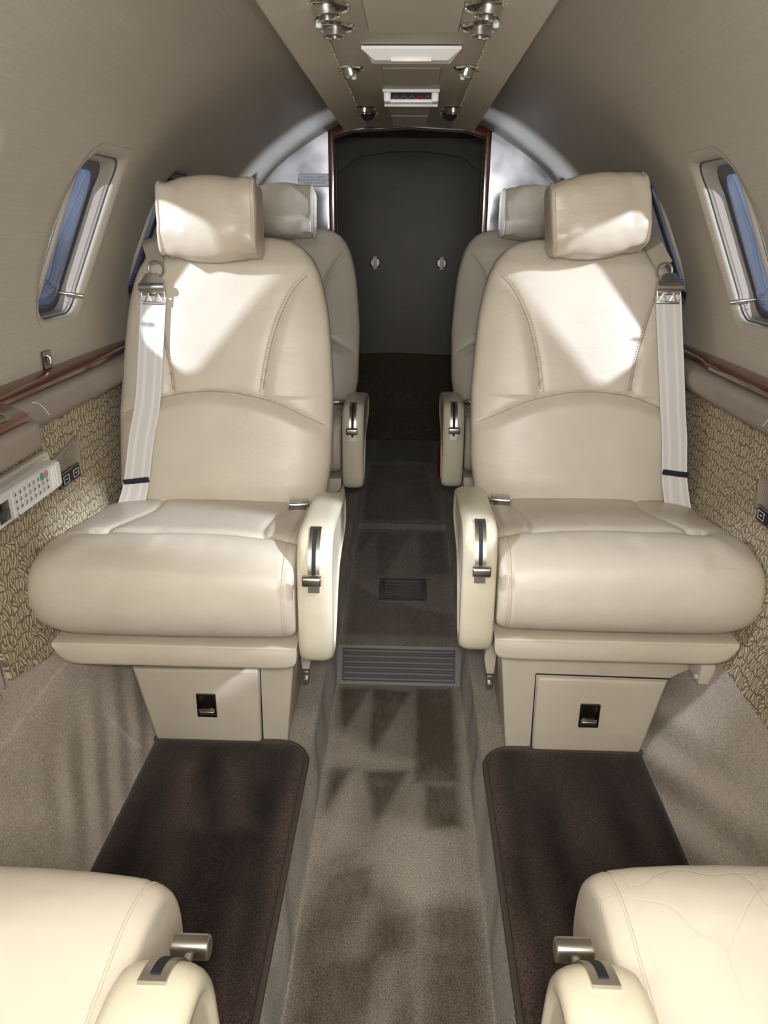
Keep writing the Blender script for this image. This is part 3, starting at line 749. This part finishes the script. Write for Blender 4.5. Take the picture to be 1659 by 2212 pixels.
    if creased:
        Z -= .004*top*np.clip((smooth_noise(X, Yl, 18, 18, 33)-.4)*2, 0, 1)*(Yl < -.27)
    # inner end boxing seam
    d = np.abs(X-(x0+.020)); ed = .0035*np.exp(-(d/.0028)**2)
    dirn = np.stack([Yl-cen[0], Z-cen[1]], -1); dirn /= np.linalg.norm(dirn, axis=-1)[..., None]+1e-9
    Yl -= dirn[..., 0]*ed; Z -= dirn[..., 1]*ed
    A = np.stack([X, Yl, Z], -1)
    V, F = loft(list(A)); cu = obj('seat_cushion', T(V), F, 'leather', root, angle=70)
    k = int(np.argmin(np.abs(tt-(.012)/(x1-x0)))); ringp = A[k+2].copy(); 
    ringp = cen_scale(ringp, cen, 1.004)
    V, F = tube(ringp, .0017, 6, True); obj('piping', T(V), F, 'leather_plain', cu)
    # ---- shell below the cushion
    prof = crc([(.05, .478), (-.30, .476), (-.378, .476), (-.389, .468), (-.389, .440), (-.380, .424), (-.34, .416), (-.30, .415), (-.15, .416), (.05, .418), (.07, .45)], 5)
    c2 = np.array([-.16, .47]); rings = []
    xl = [.190, .193, .20, .215, .25, .35, .50, .58, .61, .63, .645, .655, .66]
    fz = [.45, .72, .90, .98, 1, 1, 1, 1, 1, .95, .80, .58, .3]
    for x, f in zip(xl, fz):
        rings.append(np.stack([np.full(len(prof), x), prof[:, 0], .476+(prof[:, 1]-.476)*f], 1))
    V, F = loft(rings); obj('seat_shell', T(V), F, 'leather_plain', root, angle=60)
    # ---- armrest
    ap = crc([(-.06, .672), (-.15, .692), (-.26, .703), (-.325, .703), (-.362, .690), (-.384, .655), (-.392, .60), (-.396, .52), (-.394, .47), (-.380, .445), (-.352, .440), (-.328, .462), (-.27, .53), (-.18, .585), (-.06, .61)], 8)
    ap[:, 0] += arm_dy; ac = np.array([-.26+arm_dy, .60]); rings = []
    for x, f in [(.1865, .86), (.1855, .93), (.182, .97), (.176, .99), (.168, 1), (.142, 1), (.134, .99), (.127, .97), (.1225, .94), (.1205, .90), (.1205, .86), (.1235, .835), (.1245, .80)]:
        dv = ap-ac; L_ = np.linalg.norm(dv, axis=1)[:, None]; ins = (1-f)*.14
        q = ac+dv*(1-ins/np.maximum(L_, .05)); rings.append(np.stack([np.full(len(ap), x+arm_dx), q[:, 0], q[:, 1]], 1))
    V, F = loft(rings); arm = obj('armrest', T(V), F, 'vinyl', root, angle=65)
    # lever on the rounded front edge of the arm
    seg = cr([(-.335, .7025), (-.357, .6935), (-.376, .674), (-.387, .650), (-.392, .622), (-.3945, .598)], 6); seg[:, 0] += arm_dy
    tn = np.gradient(seg, axis=0); tn /= np.linalg.norm(tn, axis=1)[:, None]; nv = np.stack([tn[:, 1], -tn[:, 0]], 1); nv[nv[:, 0] > 0] *= -1
    ax_ = .153+arm_dx
    def strip(w, h0, h1, k0=0, k1=None):
        rs = []
        for p, n_ in zip(seg[k0:k1], nv[k0:k1]):
            a = p+n_*h0; b = p+n_*h1; rs.append([(ax_-w, *a), (ax_+w, *a), (ax_+w, *b), (ax_-w, *b)])
        return loft(rs)
    lv = empty_child('recline_lever', root, T([(ax_, -.39+arm_dy, .63)])[0])
    V, F = strip(.0105, -.002, .0022); obj('lever_plate', T(V), F, 'nickel', lv, angle=30)
    V, F = strip(.0038, .0015, .0028, 2, -3); obj('slot', T(V), F, 'dk', lv, angle=30)
    V, F = tube([(ax_, -.386+arm_dy, .628), (ax_, -.412+arm_dy, .634)], .0042, 10); obj('stem', T(V), F, 'nickel', lv)
    pk = rrect(.0085, .0098, .006, 5)
    rs = []
    for x, f in [(ax_-.0165, .88), (ax_-.0155, .97), (ax_-.014, 1), (ax_+.014, 1), (ax_+.0155, .97), (ax_+.0165, .88)]:
        rs.append([(x, -.420+arm_dy+a*f, .634+b*f) for a, b in pk])
    V, F = loft(rs); obj('knob', T(V), F, 'nickel', lv)
    # ---- headrest pillow
    hx, hy, hz = pillow[:3]
    hw_, hd, hh = .107, .064, .083
    pf = rrect(1, 1, .72, 9)
    rings = []; tv = np.concatenate([[-1, -.995, -.985, -.97, -.95], np.linspace(-.92, .92, 41), [.95, .97, .985, .995, 1]])
    for t in tv:
        e = abs(t); s = (.80+.22*math.cos(t*math.pi/2)) if e < .95 else (.817*(.55+.45*math.sqrt(max(0, 1-((e-.95)/.05)**2))))
        for_ = []
        for k_, (a, b) in enumerate(pf):
            an = math.atan2(b, a)
            wr = 1+.08*math.sin(an*4+t*6+side*2)*max(0, e-.3)+.055*math.sin(an*11+t*5+Y0*9)*max(0, e-.45)+.012*math.sin(an*7-t*15+Y0*5)*e
            ear = 1+.16*max(0, (e-.6)/.4)*abs(math.sin(2*an))**2
            for_.append((t*hw_, a*hd*s*wr*ear, b*hh*s*wr*ear*(1.02-.0*e)))
        rings.append(for_)
    V, F = loft(rings)
    V = np.array(V); rm = np.array((Matrix.Rotation(pillow[3] if len(pillow) > 3 else 0, 3, 'Y') @ Matrix.Rotation(-.22, 3, 'X')))
    def HP(V): return T(np.array(V) @ rm.T+np.array([.418+hx, .115+hy, hz]))
    hd_o = obj('headrest', HP(V), F, 'pillow', root, angle=70)
    for t_ in (-.90, .90):
        i_ = int(np.argmin(np.abs(tv-t_))); rg = np.array(rings[i_])*np.array([1, 1.012, 1.012])
        V, F = tube(rg, .0022, 6, True); obj('piping', HP(V), F, 'pillow', hd_o)
    for x in (-.03, .03):
        V, F = tube([(.418+hx+x, .20, 1.16), (.418+hx+x, .175+hy, 1.20)], .005, 8); obj('headrest_post', T(V), F, 'chrome', root)
    # ---- pedestal with storage door
    p = ped_dy
    yf_ = -.23+p; pedp = [(.205, .418), (.222, .36), (.245, .133), (.545, .133), (.580, .325), (.600, .338), (.628, .352), (.630, .418)]
    V, F = prism(pedp, 1, yf_, -.005+p, .004); ped = obj('pedestal', T(V), F, 'leather_plain', root, angle=35)
    dp = [(.303, .137), (.300, .327), (.576, .323), (.571, .305), (.540, .137)]
    V, F = prism(dp, 1, yf_-.010, yf_+.002, .007, 3); dr = obj('storage_door', T(V), F, 'leather_plain', root, angle=40)
    tr = [(.301, .130), (.297, .331), (.580, .327)]
    V, F = tube([(a, yf_-.001, b) for a, b in tr], .0018, 6); obj('door_gap', T(V), F, 'dk', dr)
    lc = np.array([.418, .236])
    V, F = merge(*[box((lc[0]+dx, yf_-.012, lc[1]+dz), s, .0012) for dx, dz, s in ((0, .0275, (.042, .006, .004)), (0, -.0275, (.042, .006, .004)), (-.0195, 0, (.004, .006, .058)), (.0195, 0, (.004, .006, .058)))])
    la = obj('latch', T(V), F, 'nickel_dark', dr)
    V, F = box((lc[0], yf_-.0105, lc[1]+.007), (.035, .003, .038), .001); obj('latch_plate', T(V), F, 'nickel_dark', dr)
    V, F = box((lc[0], yf_-.013, lc[1]-.0185), (.033, .008, .013), .003, 3, Matrix.Rotation(.4, 4, 'X')); obj('latch_paddle', T(V), F, 'nickel', dr)
    # side foot: painted beam and floor track
    V, F = box((.648-beam*.25, yf_+.06-beam*.75, .380), (.030, .13, .046), .003); V = np.array(V)
    obj('support_beam', T(V), F, 'bracketpaint', root)
    V, F = merge(box((.640, yf_+.02-beam*.6, .335), (.020, .025, .09), .002), lathe((.632-beam*.25, yf_-.002-beam*.7, .372), (-1, 0, 0), [(.006, 0), (.006, .006), (.003, .008)], 12))
    ft = obj('track_foot', T(V), F, 'bracketpaint', root)
    V, F = box((.640, yf_-.035-beam*.8, .342), (.014, .075, .006), .001, 1, Matrix.Rotation(.25, 4, 'X')); obj('floor_track', T(V), F, 'nickel', ft)
    for q in range(2):
        V, F = lathe((.640, yf_-.028-.03*q-beam*.8, .349-.009*q), (0, -.2, 1), [(.005, 0), (.005, .004), (.003, .006)], 12); obj('stud', T(V), F, 'nickel_dark', ft)
    V, F = merge(prism([(.208, .415), (.198, .30), (.205, .262), (.222, .262), (.232, .415)], 1, yf_+.10, yf_+.13, .002)); obj('inner_bracket', T(V), F, 'bracketpaint', root)
    V, F = merge(box((.213, yf_+.105, .252), (.016, .022, .016), .002), box((.213, yf_+.098, .236), (.014, .020, .016), .002)); obj('track_stop', T(V), F, 'nickel', root)
    # ---- harness
    if belt:
        if belt == 1: C_ = [(.567, 1.072), (.575, .96), (.583, .853), (.598, .755), (.612, .66), (.628, .612)]; bx, bz = .567, 1.092; ring = (.560, 1.132); topp = [(.575, 1.195), (.566, 1.168), (.560, 1.142)]
        else: C_ = [(.601, 1.082), (.612, .97), (.623, .86), (.629, .78), (.634, .69), (.640, .65), (.655, .595)]; bx, bz = .600, 1.100; ring = (.589, 1.136); topp = [(.553, 1.20), (.572, 1.17), (.588, 1.145)]
        C_ = cr(C_, 8)
        def ribbon(C, hw_, off, th=.0018, nst=25):
            rs = []; at = []
            for k, c in enumerate(C):
                y = m*(c[1]-.6)-off(c[1])
                t = C[min(k+1, len(C)-1)]-C[max(k-1, 0)]; t /= np.linalg.norm(t); nn_ = np.array([t[1], -t[0]])
                row = []
                for q in np.linspace(-1, 1, nst): row.append((c[0]+nn_[0]*q*hw_, y, c[1]+nn_[1]*q*hw_)); at.append(1. if (abs(abs(q)-.42) < .13 or abs(abs(q)-.95) < .1) else 0.)
                rs.append(row)
            F_ = grid(rs); V = F_[0]; V2 = V+np.array([0, th, 0]); n_ = len(V)
            return np.vstack([V, V2]), F_[1]+[tuple(i+n_ for i in reversed(f)) for f in F_[1]], at+at
        off = lambda z: .009+.010*max(0, min(1, (.83-z)/.06))*max(0, min(1, (z-.60)/.06)) if z < .9 else .009
        V, F, at = ribbon(C_, .0285, off); sb = obj('shoulder_belt', T(V), F, 'web', root, attr=('stripe', at), calc=False)
        V, F = box((C_[-10][0] if belt == 1 else .634, m*(.67-.6)-off(.67), .672 if belt == 1 else .695), (.060, .006, .012), .001, 1, Matrix.Rotation(.12, 4, 'Y')); obj('keeper_band', T(V), F, 'blackband', sb)
        tp = cr(topp, 6)
        V, F, at = ribbon(tp, .019, lambda z: .012-max(0, z-1.185)*1.6, .003); obj('upper_strap', T(V), F, 'beltgrey', sb, attr=('stripe', at), calc=False)
        rp = [(ring[0]+.017*math.cos(a), m*(ring[1]-.6)-.010, ring[1]+.015*math.sin(a)-(.004 if math.sin(a) < 0 else 0)) for a in np.linspace(0, 2*math.pi, 20, endpoint=False)]
        V, F = tube(rp, .0026, 8, True); obj('belt_ring', T(V), F, 'nickel', sb)
        V, F = lathe((ring[0], m*(ring[1]-.6)-.010, ring[1]-.017), (0, -1, 0), [(.0075, 0), (.0075, .003), (.005, .0055), (0, .006)], 16); obj('rivet', T(V), F, 'chrome', sb)
        yb_ = m*(bz-.6)-.014
        V, F = prism([(bx+a, bz+b) for a, b in [(-.012, .030), (.012, .030), (.027, .012), (.029, -.012), (-.029, -.012), (-.027, .012)]], 1, yb_, yb_+.0025, .0008, 1)
        bc = obj('adjuster_plate', T(V), F, 'chrome', sb, angle=30)
        V, F = tube([(bx-.028, yb_-.006, bz), (bx+.028, yb_-.006, bz)], .0095, 16); obj('adjuster_roller', T(V), F, 'nickel', sb)
        V, F = merge(*[tube(q, .0022, 8) for q in ([(bx-.026, yb_-.003, bz-.010), (bx-.026, yb_-.008, bz-.034), (bx+.024, yb_-.008, bz-.034), (bx+.026, yb_-.003, bz-.010)],
              [(bx-.020, yb_-.006, bz-.030), (bx-.013, yb_-.005, bz-.014), (bx-.004, yb_-.006, bz-.030)], [(bx+.004, yb_-.006, bz-.030), (bx+.010, yb_-.005, bz-.014), (bx+.018, yb_-.006, bz-.030)])],
              box((bx, yb_-.004, bz-.011), (.054, .003, .008), .001), box((bx, yb_-.007, bz-.0335), (.050, .003, .007), .001))
        obj('adjuster_tongue', T(V), F, 'chrome', sb)
        lb = np.array([.228, -.040, .635])
        V, F = box(lb, (.054, .030, .020), .004, 3, Matrix.Rotation(-.15, 4, 'Z')); bl = obj('lap_buckle', T(V), F, 'chrome', root)
        V, F = box(lb+np.array([.002, -.016, 0]), (.038, .003, .010), .001, 1, Matrix.Rotation(-.15, 4, 'Z')); obj('buckle_slot', T(V), F, 'nickel_dark', bl)
        V, F = box(lb+np.array([0, 0, .011]), (.044, .022, .003), .001, 1, Matrix.Rotation(-.15, 4, 'Z')); obj('buckle_cover', T(V), F, 'nickel', bl)
    return root
def cen_scale(r, cen, f):
    r = r.copy(); r[:, 1] = cen[0]+(r[:, 1]-cen[0])*f; r[:, 2] = cen[1]+(r[:, 2]-cen[1])*f; return r
def empty_child(name, parent, world):
    o = bpy.data.objects.new(name, None); COL.objects.link(o); o.parent = parent; o.location = Vector(world)-wloc(parent); o.empty_display_size = .02; return o

G1 = 'cream leather club seats'
make_seat(-1, 1.60, 0, 'cream leather seat left of aisle, middle row, white harness and spotlit cushion, beside the telephone', G1, belt=1, pillow=(.004, .0, 1.234, .015))
make_seat(1, 1.655, 0, 'cream leather seat right of aisle, middle row, white harness and light patch high on backrest', G1, ped_dy=-.055, beam=.08, belt=2, pillow=(.0, .0, 1.247, -.10))
make_seat(-1, 2.56, .02, 'dim leather seat of rear row, left of aisle, mostly hidden behind the harnessed seat', G1, pillow=(-.0, 0, 1.25, 0), belt=1)
make_seat(1, 2.59, .02, 'dim leather seat of rear row, right of aisle, mostly hidden behind another seat', G1, pillow=(-.0, 0, 1.25, 0), belt=2)
make_seat(-1, .130, 0, 'aft-facing cream leather seat in left foreground, only its wrinkled cushion and arm lever showing', G1, facing=-1, arm_dy=.088, arm_dx=.015, cush_dx=.014, m=.42, pillow=(0, .1, 1.232))
make_seat(1, .160, 0, 'aft-facing cream leather seat in right foreground, only its pale cushion and arm lever showing', G1, facing=-1, arm_dy=.108, arm_dx=.012, cush_dx=.002, m=.42, pillow=(0, .1, 1.232))

# ------------------------------------------------------------------ ceiling console
oh = empty('overhead_console', (0, .5, 1.50)); tag(oh, 'long cream ceiling console with rounded padded sides running above the aisle', 'console')
Y1 = 2.36
V, F = box((0, (YF+Y1+.1)/2, 1.508), (.262, Y1+.1-YF, .014), .001); obj('centre_board', V, F, 'headliner', oh)
for s in (-1, 1):
    pr = cr([(.124, 1.503), (.128, 1.498), (.136, 1.4945), (.160, 1.487), (.178, 1.481), (.184, 1.480), (.187, 1.486), (.184, 1.52), (.17, 1.56)], 4); pr = list(pr)+[(.124, 1.56)]
    rings = []
    for y in list(np.linspace(YF, Y1-.01, 30))+[Y1]:
        rings.append([(s*x, y+(.10*(.20-x)/.08 if y == Y1 else (.10*(.20-x)/.08)*max(0, (y-Y1+.3)/.3)), z) for x, z in pr])
    V, F = loft(rings); obj('padded_side', V, F, 'headliner', oh, angle=50)
    parts = []
    for k in range(150):   # fuzzy welt where the padding meets the board
        y = YF+1.5+k*.016+R.uniform(-.003, .003)
        if y > Y1+.05: break
        parts.append(box((s*(.127+R.uniform(-.001, .001)), y, 1.4985), (.003, .014, .002+R.uniform(0, .0015)), .0005, 1))
    V, F = merge(*parts); o = obj('welt', V, F, 'headliner', oh); o['kind'] = 'stuff'
def ceil_plate(name, cx, y0, y1, w, mat_, lift=.001, label=None, cat=None):
    e = empty(name, (cx, (y0+y1)/2, 1.499))
    V, F = prism([(cx+a, (y0+y1)/2+b) for a, b in rrect(w/2, (y1-y0)/2, .006, 4)], 2, 1.4995-lift, 1.5010, .0006, 1); obj('plate', V, F, mat_, e)
    lp = rrect(w/2+.0006, (y1-y0)/2+.0006, .006, 4); V, F = tube([(cx+a, (y0+y1)/2+b, 1.5005) for a, b in lp], .0012, 6, True); obj('joint', V, F, 'beltgrey', e)
    if label: tag(e, label, cat)
    return e
ceil_plate('mask_door', .009, 1.02, 1.312, .134, 'headliner', .002, 'large blank rectangular hatch in ceiling console, nearest the camera', 'hatch')
ceil_plate('speaker_grille', .006, 1.585, 1.755, .110, 'speaker', .002, 'finely perforated speaker panel between the overhead sign and the open lamp box', 'speaker')
ceil_plate('blank_hatch', .002, 2.02, 2.19, .102, 'headliner', .002, 'blank hatch just aft of the open lamp box in the ceiling console', 'hatch')
ceil_plate('blank_hatch', .002, 2.215, 2.42, .098, 'headliner', .002, 'rearmost blank hatch at the end of the ceiling console', 'hatch')
# sign
sg = empty('overhead_sign', (.006, 1.42, 1.47)); tag(sg, 'wide white trapezoid sign lens hanging under the ceiling console', 'sign')
def taper(y, w, z): return [(.006-w/2, y, z), (.006+w/2, y, z)]
V = [(-.076, 1.405, 1.499), (.088, 1.405, 1.499), (-.070, 1.47, 1.499), (.082, 1.47, 1.499), (-.076, 1.402, 1.494), (.088, 1.402, 1.494), (-.055, 1.425, 1.482), (.067, 1.425, 1.482), (-.060, 1.455, 1.482), (.072, 1.455, 1.482)]
F = [(0, 1, 5, 4), (4, 5, 7, 6), (6, 7, 9, 8), (8, 9, 3, 2), (0, 4, 6, 8, 2), (1, 3, 9, 7, 5), (0, 2, 3, 1)]
obj('sign_body', V, F, 'white', sg, angle=20)
V, F = box((.006, 1.4205, 1.484), (.068, .004, .010), .001); obj('lamp_cover', V, F, 'ivory', sg)
# lamp box
lbx = empty('lamp_box', (.006, 1.85, 1.47)); tag(lbx, 'small white housing with dark open slot and wires under the ceiling console', 'lamp housing')
V, F = merge(box((.006, 1.825, 1.498), (.124, .012, .006), .001), box((.006, 1.840, 1.4805), (.098, .008, .007), .002), box((-.046, 1.842, 1.489), (.016, .026, .023), .004), box((.058, 1.842, 1.489), (.016, .026, .023), .004), box((.006, 1.89, 1.488), (.12, .008, .024), .001))
obj('housing', V, F, 'white', lbx)
V, F = box((.006, 1.868, 1.4915), (.100, .034, .015)); obj('dark_interior', V, F, 'dk', lbx)
for k in range(5):
    x = -.034+.018*k
    pth = cr([(x, 1.848, 1.487), (x+.006, 1.846, 1.4915), (x+.014, 1.848, 1.486), (x+.02, 1.849, 1.490)], 5)
    V, F = tube(pth, .0013, 6); obj('wire', V, F, 'red' if k == 3 else 'greyplastic', lbx)

def gasper(x, y, r, tilt, label, plug=0, ball=False):
    e = empty('air_vent', (x, y, 1.495)); tag(e, label, 'air vent', 'chrome vents in the ceiling console')
    ax = (tilt[0], tilt[1], -1)
    V, F = lathe((x, y, 1.5010), (0, 0, -1), [(r, 0), (r+.001, .002), (r-.001, .0045), (r*.93, .0052), (r*.86, .0035), (r*.84, 0)], 40); obj('bezel', V, F, 'nozzle_chrome', e, angle=18)
    V, F = lathe((x, y, 1.5012), (0, 0, -1), [(r*.83, 0), (r*.80, .002), (r*.2, .003)], 30); obj('socket', V, F, 'nickel_dark', e, angle=18)
    if ball:
        V, F = lathe((x, y, 1.500), ax, [(r*.02, .02), (r*.4, .018), (r*.62, .012), (r*.66, .004), (r*.6, 0)], 24); obj('ball', V, F, 'dk', e)
    else:
        V, F = lathe((x, y, 1.5012), ax, [(r*.58, .001), (r*.56, .008), (r*.56, .0145), (r*.53, .0155), (r*.48, .014), (r*.46, .005), (r*.2, .005)], 32); obj('nozzle', V, F, 'nozzle_chrome', e, angle=18)
    return e
def button(x, y, label):
    e = empty('call_button', (x, y, 1.49)); tag(e, label, 'button', 'call buttons in the ceiling console')
    V, F = lathe((x, y, 1.5), (0, 0, -1), [(.0125, 0), (.0125, .001), (.011, .002), (.003, .002)], 24); obj('collar', V, F, 'nickel', e)
    V, F = lathe((x, y, 1.498), (0, 0, -1), [(.0045, 0), (.0045, .011), (.003, .012)], 14); obj('plunger', V, F, 'white', e)
for s, nm in ((-1, 'left'), (1, 'right')):
    gasper(s*.110, 1.175, .034, (s*-.15, 0), 'largest chrome air vent, nearest the camera on the %s side of ceiling console' % nm)
    gasper(s*.108, 1.285, .0295, (0, 0), 'chrome air vent second from camera on the %s, beside the white button' % nm)
    button(s*.126, 1.232, 'small round white-stemmed button on the %s between the two nearest air vents' % nm)
    gasper(s*.110, 1.590, .0265, (-.3*s, .1), 'single chrome air vent level with the white sign on the %s' % nm)
    button(s*.104, 1.625, 'small white-stemmed button beside the single %s air vent' % nm)
    gasper(s*.110, 2.075, .030, (0, 0), 'chrome air vent of the rearmost %s pair, the nearer one' % nm)
    gasper(s*.106, 2.155, .028, (0, -.2), 'dark-balled chrome vent of the rearmost %s pair, the farther one' % nm, ball=True)

# ------------------------------------------------------------------ left side table, phone, switches
tb = empty('side_table', (-.65, .95, .88)); tag(tb, 'mahogany side table with padded taupe edge and round cup well on left wall', 'side table')
def tz(poly, z0, z1, r): return prism(poly, 2, z0, z1, r, 4)
V, F = tz([(-.70, .55), (-.70, 1.225), (-.660, 1.215), (-.590, 1.160), (-.572, 1.13), (-.568, 1.08), (-.568, .55)], .884, .929, .014); obj('padded_edge', V, F, 'ledge', tb)
bm_poly = [(-.695, .58), (-.695, 1.215), (-.668, 1.21), (-.640, 1.185), (-.592, 1.142), (-.588, 1.132), (-.588, .58)]
V, F = prism(bm_poly, 2, .928, .940, .002, 2); obj('wood_top', V, F, 'wood', tb)
V, F = lathe((-.646, 1.085, .9405), (0, 0, 1), [(.046, 0), (.046, .002), (.042, .0035), (.039, .002), (.0385, 0), (.037, -.001)], 40, False); obj('cup_ring', V, F, 'nickel', tb)
V, F = lathe((-.646, 1.085, .9408), (0, 0, 1), [(.039, .0005), (.032, .0001), (.012, .0001), (.001, .0001)], 40); obj('cup_well', V, F, 'nickel_dark', tb)

ph = empty('wall_phone', (-.69, 1.26, .735)); tag(ph, 'white cabin telephone handset with dark screen in wall cradle, under the side table', 'telephone')
nx_ = -1
def wp(y, z, h=0): return np.array([-(xw(z)-.004)+h, y, z])
Y0p, Y1p, Z0p, Z1p = 1.06, 1.372, .742, .812
loopo = [((Y0p+Y1p)/2+a, (Z0p+Z1p)/2+b) for a, b in rrect((Y1p-Y0p)/2, (Z1p-Z0p)/2, .014, 5)]
def lift(loop, f, h): 
    cy, cz = (Y0p+Y1p)/2, (Z0p+Z1p)/2
    return [wp(cy+(y-cy)*f[0], cz+(z-cz)*f[1], h) for y, z in loop]
V, F = loft([lift(loopo, (1, 1), -.001), lift(loopo, (1, 1), .006), lift(loopo, (.985, .95), .010), lift(loopo, (.92, .78), .010), lift(loopo, (.91, .74), .003)]); obj('cradle', V, F, 'ivory', ph, angle=35)
hs = []
ly0, ly1 = 1.08, 1.345; lzc = .774
def hp(y, z, h): return np.array([-.684+h, y, z])
rings = []
for y, f in [(ly0, .8), (ly0+.004, .95), (ly0+.01, 1), (1.2, 1), (ly1-.01, 1), (ly1-.003, .93), (ly1, .8)]:
    rings.append([hp(y, lzc+.027*f, .006), hp(y, lzc+.027*f, .022), hp(y, lzc+.024*f, .027), hp(y, lzc-.024*f, .027), hp(y, lzc-.027*f, .022), hp(y, lzc-.027*f, .006)])
V, F = loft(rings); hs = obj('handset', V, F, 'white', ph, angle=30)
FX = -.684+.0275
V, F = box((FX, 1.128, lzc), (.003, .054, .046), .001); obj('screen_bezel', V, F, 'palegrey', hs)
V, F = box((FX+.0012, 1.128, lzc), (.002, .034, .034), .0005); obj('screen', V, F, 'screen', hs)
keys = 0
for r_ in range(4):
    for c_ in range(8):
        if r_ == 3 and c_ not in (0,): continue
        y = 1.170+.0165*c_; z = lzc+.016-.0125*r_
        if r_ == 0 and c_ >= 6: continue
        V, F = lathe((FX, y, z), (1, 0, 0), [(.0050, 0), (.0050, .001), (.0038, .0018)], 12); k_ = obj('key', V, F, 'key', hs)
        if 2 <= c_ <= 4 and r_ < 3: text('digit', str(1+(c_-2)*3+r_), .007, 'ink', k_, (FX+.0021, y, z), (0, -1, 0) if False else (0, 1, 0), (0, 0, 1))
        elif c_ < 7 and c_ > 4: text('digit', {(5, 0): '0', (5, 1): '0', (5, 2): '#', (6, 1): '*', (6, 2): '-'}.get((c_, r_), '*'), .007, 'ink', k_, (FX+.0021, y, z), (0, 1, 0), (0, 0, 1))
        else:
            V, F = box((FX+.002, y, z), (.0006, .003, .003)); obj('symbol', V, F, 'ink', k_, flat=True)
for y, mt in ((1.270, 'teal'), (1.286, 'pink')):
    V, F = lathe((FX, y, lzc+.016), (1, 0, 0), [(.0075, 0), (.0070, .0015), (.0050, .0025)], 16); obj('key', V, F, mt, hs)
for k in range(3):
    V, F = box((FX+.0005, 1.308+.009*k, lzc), (.002, .003, .040), .0008); obj('ridge', V, F, 'white', hs)

def switch_pocket(side, yc, zc, label):
    e = empty('switch_pocket', (side*.69, yc, zc-.03)); tag(e, label, 'switch panel', 'black wall switches in fabric pockets')
    X0 = side*(xw(zc)-.006)
    pts = [(yc-.075, zc-.02), (yc+.065, zc-.012), (yc+.062, zc+.050), (yc-.075, zc+.03)]
    V, F = prism(pts, 0, X0-side*.0012, X0+side*.003, .0006, 1); obj('gathered_lining', V, F, 'ledge', e)
    for k in range(12):
        t = k/11; a = (X0-side*.002, yc+.050-.03*t, zc-.010+.0*t); b = (X0-side*.002, yc+.060-.10*t, zc+.045-.022*t)
        V, F = tube([a, b], .0016, 6); obj('gather', V, F, 'beltgrey', e)
    V, F = box((X0-side*.004, yc-.01, zc-.018), (.006, .095, .030), .001); obj('switch_plate', V, F, 'nickel_dark', e)
    V, F = box((X0-side*.0075, yc-.01, zc-.018), (.003, .078, .022), .001); pl = obj('black_face', V, F, 'dk', e)
    for dy in (-.033, .013):
        lp = rrect(.012, .0075, .001, 2); V, F = tube([(X0-side*.0092, yc+dy+a, zc-.018+b) for a, b in lp], .0007, 5, True); obj('button_outline', V, F, 'palegrey', e)
        V, F = box((X0-side*.0095, yc+dy, zc-.018), (.001, .006, .002)); obj('button_mark', V, F, 'palegrey', e, flat=True)
switch_pocket(-1, 1.455, .752, 'black two-button switch in gathered pocket beyond the telephone, left wall')
switch_pocket(1, 1.32, .735, 'black two-button switch in gathered pocket on the right wall at frame edge')

hk = empty('coat_hook', (-.69, 1.437, .955)); tag(hk, 'small dark square plate with metal hook on left wall above wooden rail', 'hook')
z0 = .975; X0 = -xw(z0)+.001
V, F = prism([(1.437+a, z0+b) for a, b in rrect(.017, .017, .003, 3)], 0, X0, X0+.004, .0006, 1); obj('plate', V, F, 'nickel_dark', hk)
V, F = tube(cr([(X0+.004, 1.437, z0+.008), (X0+.009, 1.437, z0+.004), (X0+.009, 1.437, z0-.006), (X0+.006, 1.437, z0-.009)], 5), .003, 8); obj('hook', V, F, 'nickel', hk)
V, F = lathe((X0+.0035, 1.446, z0+.010), (1, 0, 0), [(.002, 0), (.001, .001)], 8); obj('screw', V, F, 'chrome', hk)
